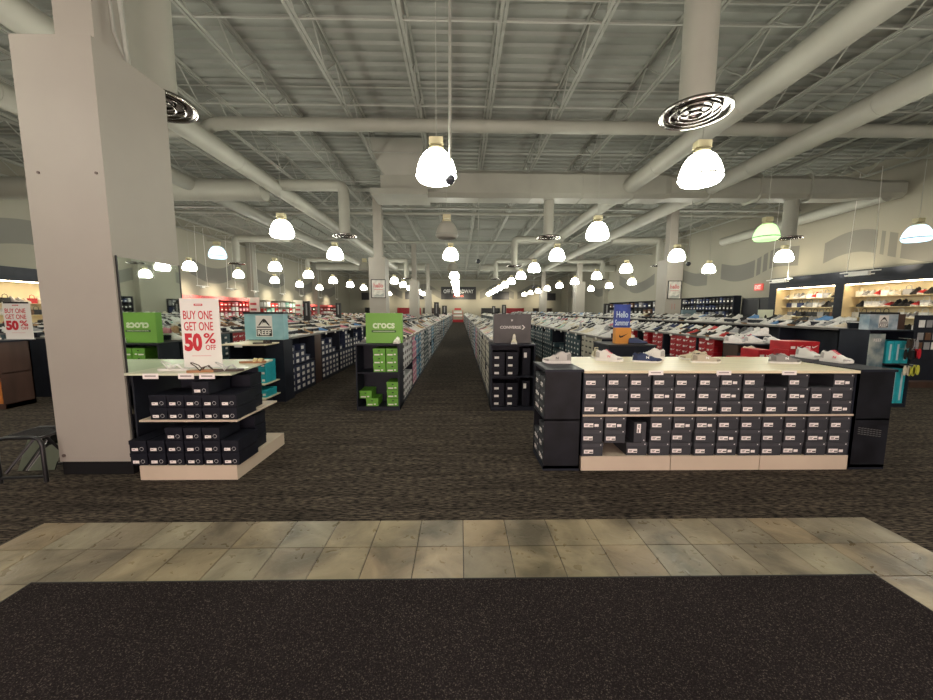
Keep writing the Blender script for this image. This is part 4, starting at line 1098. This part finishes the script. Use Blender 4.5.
shoe_full('sneaker', 'white trainer set back on the red box display top', (4.42, 5.78, 1.041), -.3, 'runner', SM['white'], SOLEW, None, None, 'shoes on the red box end display')
rk = empty('end_display', (4.35, 4.90, 0)); tag(rk, 'low black rack carrying the tall block of red shoe boxes', 'end display')
b = MB(); b.box(-.52, .62, 0, .36, 0, .44, NAVY); b.build('body', rk)
def rbox(lab, x, y, z, rz=0):
    o = bpy.data.objects.new('shoe_box', get_box('red')[1]); COL.objects.link(o); o.location = (x, y, z); o.rotation_euler.z = rz; tag(o, lab, 'shoe box', 'red boxes on the low rack')
for c_ in range(5):
    hh = (4, 5, 4, 6, 6)[c_]
    for r in range(hh): rbox('red shoe box on the low black rack, %s column, %s up' % (od(c_), od(r)), 4.0+c_*.2115, 5.08, .4405+r*.1165)

# fourth right run end cap: mountain header, poster and teal boxes
ec = endcap('end_display', 'dark end display with teal boxes and a seaside poster at far right', 6.53, 7.27, 5.70, 6.18, 1.26, NAVY, (.72,), NAVY)
b = MB(); b.box(-.37, -.12, -.014, -.002, .62, 1.20, mat('poster_sea', (.02,.09,.14), .5, var=.6, vscale=4, col2=(.42,.46,.42))); b.build('poster', ec)
b = MB(); text_mb('REEF', .13, .045, WHT, .002, .01, T(-.245, -.015, 1.10), b); b.build('poster_lettering', ec)
reef_header('blue grey mountain logo header box above the seaside poster', (6.85, 5.80, 1.261), .47, .25, .15, True)
for sh, z0 in enumerate((.32, .7205)):
    pass
for i in range(3):
    for j, z0 in enumerate((.7205, .0605+.28)):
        pass
b = MB()
for z0, sh in ((.7205, 'upper'), (.0605, 'lower')):
    for i in range(3):
        o = empty('shoe_box', (6.855+.075+i*.125, 5.93, z0)); tag(o, 'tall teal box in the seaside poster display, %s shelf, %s from the left' % (sh, od(i)), 'shoe box', 'teal boxes beside the seaside poster')
        hh = .36 if sh == 'upper' else .57
        b = MB(); b.box(-.06,.06,-.2,.19,0,hh,TEALB); b.build('box_body', o)
        b = MB(); b.box(-.01,.02,-.203,-.2,.05,hh-.05,mat('faded_white_print', (.5,.68,.72), .5)); b.build('side_print', o)
def hang(label, loc, mm, w=.10, h=.16, name='hanging_sandal'):
    o = empty(name, loc); tag(o, label, 'sandal', 'flip flops hanging at the far right display')
    for s_ in (-1, 1):
        b = MB(); n = 10; b.poly([(s_*.03+.024*math.sin(2*PI*i/n), -h/2+h/2*math.cos(2*PI*i/n)) for i in range(n)][::-1], .014, mm); b.build('footbed', o)
    b = MB(); b.tube((0,-.01,0),(0,.15,0),.004,STEEL,6); b.build('hook', o)
for i, (x, z, mm) in enumerate(((7.0,1.13,DKL),(7.08,1.12,SM['grey']),(6.98,.96,BLKTXT),(7.07,.95,SM['black']),(7.14,.97,REDTXT),(7.0,.70,SM['cream']),(7.08,.69,mat('lime_foam', (.62,.62,.08), .5)),(7.15,.71,MATS['lime_foam']))):
    hang('flip flops on a hook in front of the teal boxes, %s from the top' % od(i), (x+.1, 5.62, z), mm)

# accessory gondola at the far right
gd = empty('accessory_rack', (9.9, 7.35, 0)); tag(gd, 'brown framed accessory rack with dark back panel at the right edge', 'rack')
b = MB()
b.box(-.68, -.46, .25, .45, 0, 1.50, BROWN); b.box(1.9, 2.1, -.05, .45, 0, 1.50, BROWN); b.box(-.68, 2.1, -.15, .5, 0, .12, BROWN); b.build('frame', gd)
b = MB(); b.box(-.46, 1.9, .05, .10, .12, 1.48, NAVY); b.build('back_panel', gd)
for i in range(10):
    for j, z in enumerate((1.38, 1.12, .92)):
        o = empty('sock_pack', (9.9-.36+i*.16, 7.39, z)); tag(o, 'hanging sock pack on the brown framed rack, %s row, %s from the left' % (od(j), od(i)), 'sock pack', 'sock packs on the brown framed rack')
        b = MB(); b.box(-.055,.055,-.01,.006,-.15,0,[SM['white'],SM['grey'],SM['brown'],SM['grey'],SM['white']][(i+j)%5]); b.build('pack', o)
        b = MB(); b.tube((0,-.015,-.012),(0,.012,-.012),.004,STEEL,5); b.build('hook', o)

# far left brown table and its orange boxes, fourth left run end
ec = empty('end_display', (-7.47, 5.66, 0)); tag(ec, 'dark brown end display with orange boxes at the left edge', 'end display')
b = MB(); b.box(.40, .42, 0, .42, 0, 1.04, BROWN); b.box(-.40, -.38, 0, .42, 0, 1.04, BROWN); b.box(-.4, .42, .40, .42, 0, 1.04, BROWN); b.box(-.4,.42,.01,.4,0,.08,BROWN); b.box(-.4,.42,.01,.4,.55,.565,BROWN); b.build('body', ec)
b = MB(); b.box(-.42, .44, -.02, .44, 1.04, 1.065, NAVY); b.build('top_board', ec)
for sh, z0 in enumerate((.0805, .5655)):
    for r in range(3):
        for i in range(3):
            o = bpy.data.objects.new('shoe_box', get_box('orange')[1]); COL.objects.link(o); o.location = (-7.70+i*.24, 5.67+.18, z0+r*.1165); tag(o, 'orange shoe box in the brown end display, %s shelf, %s up, %s column' % (('lower','upper')[sh], od(r), od(i)), 'shoe box', 'orange boxes in the brown end display')
for i in range(3):
    g_, me = shoe_lo('runner', ['white','white','grey'][i], 'w'); o = bpy.data.objects.new('shoe', me); COL.objects.link(o); o.location = (-7.74+i*.2, 5.84, 1.0658); o.rotation_euler.z = -1.2; tag(o, '%s display sneaker from the left edge on the brown end display' % od(i), 'shoe', 'shoes on the brown end display')

# ------------------------------------------------------------------ lit wall displays
STRIP = mat('warm_strip_light', (1,1,1), .4, emit=(1,.80,.52), estr=9.0)
def lit_wall(name, label, xw, sgn, bays, y0, y1, z1, dep=.62, kinds=None):
    """sgn: +1 wall to the right (faces -x)"""
    root = empty(name, (xw, (y0+y1)/2, 0)); tag(root, label, 'wall display')
    yo = (y0+y1)/2
    def bx(b, xa, xb, ya, yb, za, zb, m):
        X0, X1 = sorted((-sgn*xa, -sgn*xb)); b.box(X0, X1, ya-yo, yb-yo, za, zb, m)
    b = MB()
    bx(b, 0, dep, y0, y1, bays[0][3], z1, NAVY) 
    edges = [y0]+[v for s_ in bays for v in s_[:2]]+[y1]
    for i in range(0, len(edges), 2): bx(b, 0, dep, edges[i], edges[i+1], 0, bays[0][3], NAVY)
    bx(b, 0, dep, y0, y1, 0, .3, NAVY)
    b.build('surround', root)
    for (a, c, za, zb) in bays:
        b = MB(); bx(b, .0, .02, a, c, .3, zb, CREAM); bx(b, 0.02, dep-.02, a, a+.02, .3, zb, CREAM); bx(b, 0.02, dep-.02, c-.02, c, .3, zb, CREAM); b.build('lining_panel', root)
        b = MB(); bx(b, dep-.10, dep-.04, a+.05, c-.05, zb-.035, zb-.01, STRIP); b.build('strip_light', root)
        for z in za:
            b = MB(); bx(b, .02, .35, a+.02, c-.02, z-.02, z, CREAM); b.build('shelf', root)
    return root
lit_wall('lit_wall_display', 'dark framed wall display with lit cream bays on the right side wall', XR, 1, [(8.0, 12.95, (.5,.95,1.35,1.72,2.08), 2.52), (13.25, 15.75, (.5,.95,1.35,1.72,2.08), 2.52)], 7.6, 16.1, 2.97)
lit_wall('lit_wall_display', 'dark framed wall display with a lit cream bay on the left side wall', XL, -1, [(8.6, 14.6, (.5,.95,1.35,1.75), 2.5), (14.9, 17.2, (.5,.95,1.35,1.75), 2.5)], 8.2, 17.6, 2.95)
def goods(kind, mm):
    b = MB()
    if kind == 'bag':
        b.box(-.05,.05,-.09,.09,0,.16,mm); b.path([(0,-.06,.15),(0,-.05,.24),(0,0,.27),(0,.05,.24),(0,.06,.15)], .008, mm, 5)
    elif kind == 'pack':
        b.box(-.012,.012,-.05,.05,-.2,0,mm); b.box(-.013,.013,-.05,.05,-.04,0,WHT)
    return b
GM = {}
def good(kind, c_):
    k = (kind, c_)
    if k not in GM: GM[k] = goods(kind, SM[c_]).mesh(kind)
    return GM[k]
rg = random.Random(4); n_ = 0
for sidew, xw, sgn, bays in (('right', XR, 1, ((10.3, 12.85, 0), (13.35, 15.65, 1))), ('left', XL, -1, ((11.0, 14.3, 0),))):
    for (a, c, bi) in bays:
        for zi, z in enumerate((.95, 1.35, 1.72, 2.08) if sgn > 0 else (1.35, 1.75)):
            y = a; q = 0
            while y < c:
                kind = rg.choice(['shoe','bag'])
                col_ = rg.choice(['black','black','black','white','white','grey','navy','brown' if zi != 2 else 'red'])
                if zi == (3 if sgn > 0 else 1) : kind = rg.choice(['bag','shoe','shoe']); col_ = rg.choice(['white','grey','cream','black','red'])
                me = shoe_lo(rg.choice(['low','runner','high']), col_, 'w' if col_ != 'black' else 'b')[1] if kind == 'shoe' else good('bag', col_)
                o = bpy.data.objects.new('shoe' if kind == 'shoe' else 'handbag', me); COL.objects.link(o)
                o.location = (xw-sgn*.19, y, z+.0005); o.scale = (1.0, 1.6, 1.7) if kind == 'shoe' else (1.0, 1.3, 1.15); o.rotation_euler.z = (PI if sgn > 0 else 0)+rg.uniform(-.2,.2) if kind == 'shoe' else 0
                tag(o, '%s %s, %s item on %s shelf up, %s lit bay, %s wall' % (col_, 'shoe' if kind == 'shoe' else 'handbag', od(q), od(zi), ('near','far')[bi], sidew), 'shoe' if kind == 'shoe' else 'bag', 'goods in the lit %s wall display' % sidew); q += 1
                y += rg.uniform(.17, .185) if kind == 'shoe' else .245
# spot light racks over the right wall display
for yy, lab in ((15.05, 'white hanging spotlight bar below the pale lamp near the right wall'), (12.0, 'white hanging spotlight bar above the nearer lit bay')):
    o = empty('spotlight_bar', (13.15, yy, 2.86)); tag(o, lab, 'spotlight bar', 'hanging spotlight bars')
    b = MB(); b.tube((0,-.62,0),(0,.62,0),.02,WHT,8); b.tube((0,-.45,-.10),(0,.45,-.10),.02,WHT,8); b.build('bar', o)
    b = MB(); b.box(-.05,.05,-.3,.3,-.13,.0,WHT); b.build('fixture_housing', o)
    b = MB()
    for s_ in (-.4,.4): b.tube((0,s_,0),(0,s_*.8,3.2),.008,WHT,5)
    b.build('suspension_wire', o)

def spot(parent, loc, target, energy, size=1.5):
    l = bpy.data.lights.new('spotlight', 'SPOT'); l.energy = energy; l.spot_size = size; l.spot_blend = .8; l.shadow_soft_size = .06; l.color = (1, .86, .62)
    lo = bpy.data.objects.new('spotlight', l); COL.objects.link(lo); lo.location = loc
    lo.rotation_euler = (Vector(target)-Vector(loc)).to_track_quat('-Z', 'Y').to_euler()
for yy in (11.2, 13.0, 14.6, 15.8): spot(None, (13.0, yy, 2.85), (14.3, yy, 3.6), 40)
for q, yy in enumerate((15.0, 20.8, 23.4, 26.0, 30.0, 33.5, 38, 43)):  # bars added to account for the light scallops on the left wall
    o = empty('spotlight_bar', (-14.3, yy, 2.86)); tag(o, 'added white spotlight bar for light scallops on the left side wall, %s back' % od(q), 'spotlight bar', 'hanging spotlight bars')
    b = MB(); b.tube((0,-.5,0),(0,.5,0),.02,WHT,8); b.box(-.05,.05,-.12,.12,-.1,0,WHT); b.build('bar', o)
    b = MB()
    for s_ in (-.4,.4): b.tube((0,s_,0),(0,s_*.8,3.2),.008,WHT,5)
    b.build('suspension_wire', o)
    spot(o, (-14.3, yy, 2.72), (-15.5, yy, 2.35), 60, 1.9)
for xx in (-11, -7, -3.5, 0, 3.5, 7, 11): spot(None, (xx, 49.8, 3.3), (xx, 52, 2.6), 120, 1.9)  # added spots without fixtures, brightening the rear wall
# mid distance wall racks
def goods_rack(label, xw, sgn, y0, y1, z0, z1, frame, colours, n_rows, per, name='goods_rack', item='shoe_pack', grp=None, itemw=.16, top=None):
    root = empty(name, (xw, y0, 0)); tag(root, label, 'wall rack')
    b = MB(); X = sorted((0, -sgn*.05)); b.box(X[0], X[1], 0, y1-y0, 0, z1, frame)
    for y in (0, (y1-y0)/2, y1-y0):
        X = sorted((0, -sgn*.40)); b.box(X[0], X[1], y-.02, y+.02, 0, z1, frame)
    b.build('back_panel', root)
    X = sorted((0, -sgn*.40))
    for r in range(n_rows+1):
        z = z0+(z1-z0)*r/n_rows
        b = MB(); b.box(X[0], X[1], .02, y1-y0-.02, z-.02, z, frame); b.build('shelf', root)
    if top: 
        b = MB(); b.box(X[0]-(.02 if sgn > 0 else 0), X[1]+(.02 if sgn < 0 else 0), 0, y1-y0, z1, z1+.22, top); b.build('header_band', root)
    bb = {}
    for r in range(n_rows):
        z = z0+(z1-z0)*r/n_rows
        for i in range(per):
            c_ = colours[rg.randrange(len(colours))]
            y = y0+.16+(y1-y0-.32)*i/(per-1)
            hh = (z1-z0)/n_rows*rg.uniform(.55,.8)
            if (c_, itemw) not in bb:
                q = MB(); q.box(-.10,.10,-itemw/2,itemw/2,0,1,SM[c_]); q.box(-.103*sgn if sgn>0 else .100, -.100 if sgn>0 else .103, -itemw/3, itemw/3, .2, .5, WHT); bb[(c_, itemw)] = q.mesh(item)
            o = bpy.data.objects.new(item, bb[(c_, itemw)]); COL.objects.link(o); o.location = (xw-sgn*.25, y, z+.0005); o.scale.z = hh
            tag(o, '%s package, %s shelf up, %s along, %s' % (c_, od(r), od(i), grp), 'package', 'packages on the '+grp)
    return root
goods_rack('dark wall rack of small white labelled goods beside the second right column', XR, 1, 18.5, 22.9, .9, 2.35, NAVY, ['black','black','navy','grey'], 4, 16, grp='dark rack before the dark door')
goods_rack('distant dark wall rack on the right wall behind the summer sign', XR, 1, 26.0, 34.0, .9, 2.3, NAVY, ['black','navy','brown','grey'], 3, 12, grp='distant dark right wall rack', itemw=.4)
goods_rack('red wall rack with a red header band on the left wall', XL, -1, 19.5, 26.6, .8, 2.15, mat('red_rack_paint', (.35,.03,.03), .5), ['red','red','pink','white','red'], 4, 18, grp='near red left wall rack', itemw=.26, top=mat('red_header', (.75,.12,.12), .5, var=.3, vscale=20))
goods_rack('red and green wall rack further down the left wall', XL, -1, 28.6, 34, .8, 2.3, WALL, ['red','red','mint','white'], 3, 9, grp='red and green left wall rack', itemw=.5)
goods_rack('distant red wall rack on the left wall near the back', XL, -1, 35, 45, .8, 1.9, MATS['red_rack_paint'], ['red','pink','white','black'], 3, 10, grp='distant red left wall rack', itemw=.8, top=MATS['red_header'])
# white end panels along the left wall
for yy in (27.0, 34.3):
    o = empty('graphic_panel', (XL+.6, yy, 0)); tag(o, 'tall white graphic panel with red marks on the left wall, %s one' % ('nearer' if yy < 30 else 'farther'), 'sign')
    b = MB(); b.box(-.55, .3, 0, .04, 0, 2.45, WHT); b.build('panel', o)
    b = MB(); 
    for z in (1.9, 1.5, 1.1): MB().box(-.35, .1, -.003, 0, z, z+.16, mat('red_mark', (.6,.1,.12), .5)).build('red_mark', o)

# dark sign towers standing on the tables
def tower(label, x, y, w=.22, h=.72, z=TH+.0805, txt='SALE'):
    o = empty('sign_tower', (x, y, z)); tag(o, label, 'sign', 'dark sign towers on the tables')
    b = MB(); b.box(-w/2, w/2, -.05, .05, 0, h, BLACKM); b.build('tower_panel', o)
    b = MB(); b.box(-w*.12, w*.12, -.053, -.05, h*.3, h*.9, mat('tower_grey_print', (.30,.30,.30), .5)); b.build('pale_stripe', o)
tower('dark sign tower on the third left run, nearer the column', -5.46, 13.2); tower('dark sign tower on the second left run before the column', -3.36, 10.4+.0, h=.68) if False else None
tower('dark sign tower standing on the third left run, farther', -5.46, 16.6)
tower('slim dark sign tower on the run left of the aisle', -1.55+.28, 19.8, .26, .85)
tower('short dark sign tower far down the run left of the aisle', -1.27, 30, .4, .8)
tower('slim dark sign tower on the run right of the aisle', .83, 17.0, .14, .1) if False else None
tower('dark sign tower right of the dark grey header', 2.93, 24.5, .28, .8)
tower('dark sign tower far down the second right run', 2.93, 32, .3, .8)
tower('dark sign tower on the fourth right run', 6.90, 17.2, .26, .75)
# framed posters on the columns
def poster(label, x, y, z, w, h, hdr=False):
    o = empty('framed_poster', (x, y, z)); tag(o, label, 'poster', 'framed posters on the columns')
    b = MB(); b.box(-w/2, w/2, -.03, 0, 0, .03, BLACKM); b.box(-w/2, w/2, -.03, 0, h-.03, h, BLACKM); b.box(-w/2, -w/2+.03, -.03, 0, 0, h, BLACKM); b.box(w/2-.03, w/2, -.03, 0, 0, h, BLACKM); b.build('frame', o)
    b = MB(); b.box(-w/2+.03, w/2-.03, -.012, 0, .03, h-.03, mat('poster_paper', (.62,.60,.55), .4, var=.2, vscale=6)); b.build('print', o)
    b = MB(); text_mb('hello', w*.66, h*.24, mat('poster_red', (.55,.16,.16), .5), .002, .03, T(0, -.013, h*.68), b); b.box(-w*.3, w*.3, -.014, -.012, h*.44, h*.47, MATS['poster_red'])
    b.poly([(-w*.35,h*.10),(-w*.1,h*.22),(w*.1,h*.16),(w*.35,h*.28),(w*.35,h*.08),(-w*.35,h*.08)], .014, mat('poster_grey', (.35,.38,.35), .5)); b.build('poster_art', o)
poster('black framed poster with red script on the left column', -3.36, 15.283, 2.05, .60, .76)
poster('black framed poster with red script on the right column', 8.955, 15.283, 2.05, .58, .76)
b = empty('wall_notice', (8.95, 15.283, 1.62)); tag(b, 'small faint red notice below the right column poster', 'sign'); g = MB(); text_mb('11', .14, .24, mat('faint_red_print', (.45,.2,.18), .6), .002, .0, T(0, 0, .12), g); g.build('lettering', b)
# department signs on the rear wall
def wall_sign(label, x, z, w, h, txt=None, sub=None):
    o = empty('department_sign', (x, YB-.01, z)); tag(o, label, 'sign', 'dark department signs on the rear wall')
    b = MB(); b.box(-w/2, w/2, -.12, 0, 0, h, mat('sign_black', (.02,.02,.025), .5)); b.build('sign_panel', o)
    if txt:
        b = MB(); text_mb(txt, w*.86, h*.30, WTXT, .02, .02, T(0, -.12, h*.64), b); b.build('lettering', o)
    if sub:
        b = MB(); text_mb(sub, w*.30, h*.18, mat('sign_red', (.8,.12,.08), .5), .02, .02, T(0, -.12, h*.27), b); b.build('red_lettering', o)
wall_sign('wide dark off broadway sign on the rear wall at the end of the aisle', -.22, 3.10, 4.9, 1.75, 'OFF BROADWAY', 'SHOES')
wall_sign('smaller dark sign on the rear wall right of the wide one', 5.7, 3.10, 2.4, 1.1)
wall_sign('smaller dark sign on the rear wall left of the wide one', -6.4, 3.10, 2.6, 1.1)
wall_sign('small dark sign toward the right end of the rear wall', 12.8, 3.0, 1.4, 1.0)
wall_sign('small dark sign toward the left end of the rear wall', -12.8, 3.0, 2.0, 1.0)
# red rack closing the aisle
o = empty('red_display_rack', (-.30, 48.6, 0)); tag(o, 'red tiered display rack closing the far end of the centre aisle', 'rack')
b = MB(); b.box(-.75, .75, 0, .6, 0, .35, REDB); b.build('base', o)
for i, z in enumerate((.75, 1.2, 1.65)):
    b = MB(); b.box(-.7+.08*i, .7-.08*i, .1, .6, z-.05, z, REDB); b.box(-.6+.08*i, .6-.08*i, .15, .5, z, z+.22, SM['white'] if i < 2 else REDB); b.build('shelf', o)
b = MB(); b.box(-.7, -.64, .1, .6, .35, 1.6, REDB); b.box(.64, .7, .1, .6, .35, 1.6, REDB); b.build('upright', o)
# low displays across the back
for i, (x, w, c_) in enumerate(((-7, 3.2, REDB), (-11.5, 3, BLACKM), (4.2, 2.6, BLACKM), (7.6, 2.4, REDB), (11.4, 2.6, BROWN), (-3.9, 2.4, BROWN))):
    o = empty('rear_shelf_unit', (x, 50.4, 0)); tag(o, 'distant low shelf unit at the rear wall, %s of the back row' % od(i), 'shelf unit', 'low shelf units at the rear wall')
    b = MB(); b.box(-w/2, w/2, .5, .55, 0, 1.9, c_); b.box(-w/2, -w/2+.05, 0, .5, 0, 1.9, c_); b.box(w/2-.05, w/2, 0, .5, 0, 1.9, c_); b.build('body', o)
    for z in (.5, .95, 1.4, 1.88):
        b = MB(); b.box(-w/2+.05, w/2-.05, 0, .5, z-.04, z, c_); b.build('shelf', o)
# white board leaning by the dark door, green bag of the blue wrapped column etc.
o = empty('white_board', (12.85, 15.2, 0)); tag(o, 'pale free standing sign board in front of the dark door', 'sign')
b = MB(); b.box(-.31, .31, 0, .04, .85, 1.62, mat('pale_green_board', (.55,.60,.50), .5)); b.build('panel', o)
b = MB(); b.box(-.29, -.25, 0, .04, 0, .85, STEEL); b.box(.25, .29, 0, .04, 0, .85, STEEL); b.build('stand_leg', o)
g = MB(); g.poly([(-.04,1.15),(.04,1.15),(.05,1.35),(0,1.42),(-.05,1.35)], .004, BLKTXT); g.build('dark_emblem', o)
# blue header on the fifth right run
o = empty('brand_header', (8.9, 14.1, TH+.081)); tag(o, 'grey blue header panel on the fifth right run below the dark rack', 'sign')
b = MB(); b.box(-.26,.26,0,.1,0,.46,mat('grey_blue_header', (.16,.24,.28), .5)); b.build('sign_box', o)
# teal wrap on the aisle side column
# ------------------------------------------------------------------ camera, world, view
yaw = math.atan((466.5-460)/CF); pitch = math.atan((350-310.5)/math.hypot(CF, 6.5)); roll = .003
F = Vector((math.sin(yaw)*math.cos(pitch), math.cos(yaw)*math.cos(pitch), -math.sin(pitch)))
R0 = F.cross(Vector((0,0,1))).normalized(); U0 = R0.cross(F)
R = R0*math.cos(roll)+U0*math.sin(roll); U = -R0*math.sin(roll)+U0*math.cos(roll)
cam = bpy.data.cameras.new('camera'); co = bpy.data.objects.new('camera', cam); COL.objects.link(co)
co.matrix_world = Matrix(((R.x, U.x, -F.x, 0), (R.y, U.y, -F.y, 0), (R.z, U.z, -F.z, CAMZ), (0,0,0,1)))
cam.sensor_width = 36; cam.lens = 36*CF/933; cam.clip_start = .05; cam.clip_end = 200
SC.camera = co
wd = bpy.data.worlds.new('world'); SC.world = wd; wd.use_nodes = True
wd.node_tree.nodes['Background'].inputs['Color'].default_value = (.8,.85,.9,1); wd.node_tree.nodes['Background'].inputs['Strength'].default_value = .2
SC.view_settings.view_transform = 'Standard'; SC.view_settings.look = 'None'; SC.view_settings.exposure = EXPOSURE = 1.35; SC.view_settings.gamma = 1
SC.cycles.use_denoising = True
SC.cycles.max_bounces = 6; SC.cycles.diffuse_bounces = 4; SC.cycles.glossy_bounces = 3
SC.cycles.sample_clamp_indirect = 8
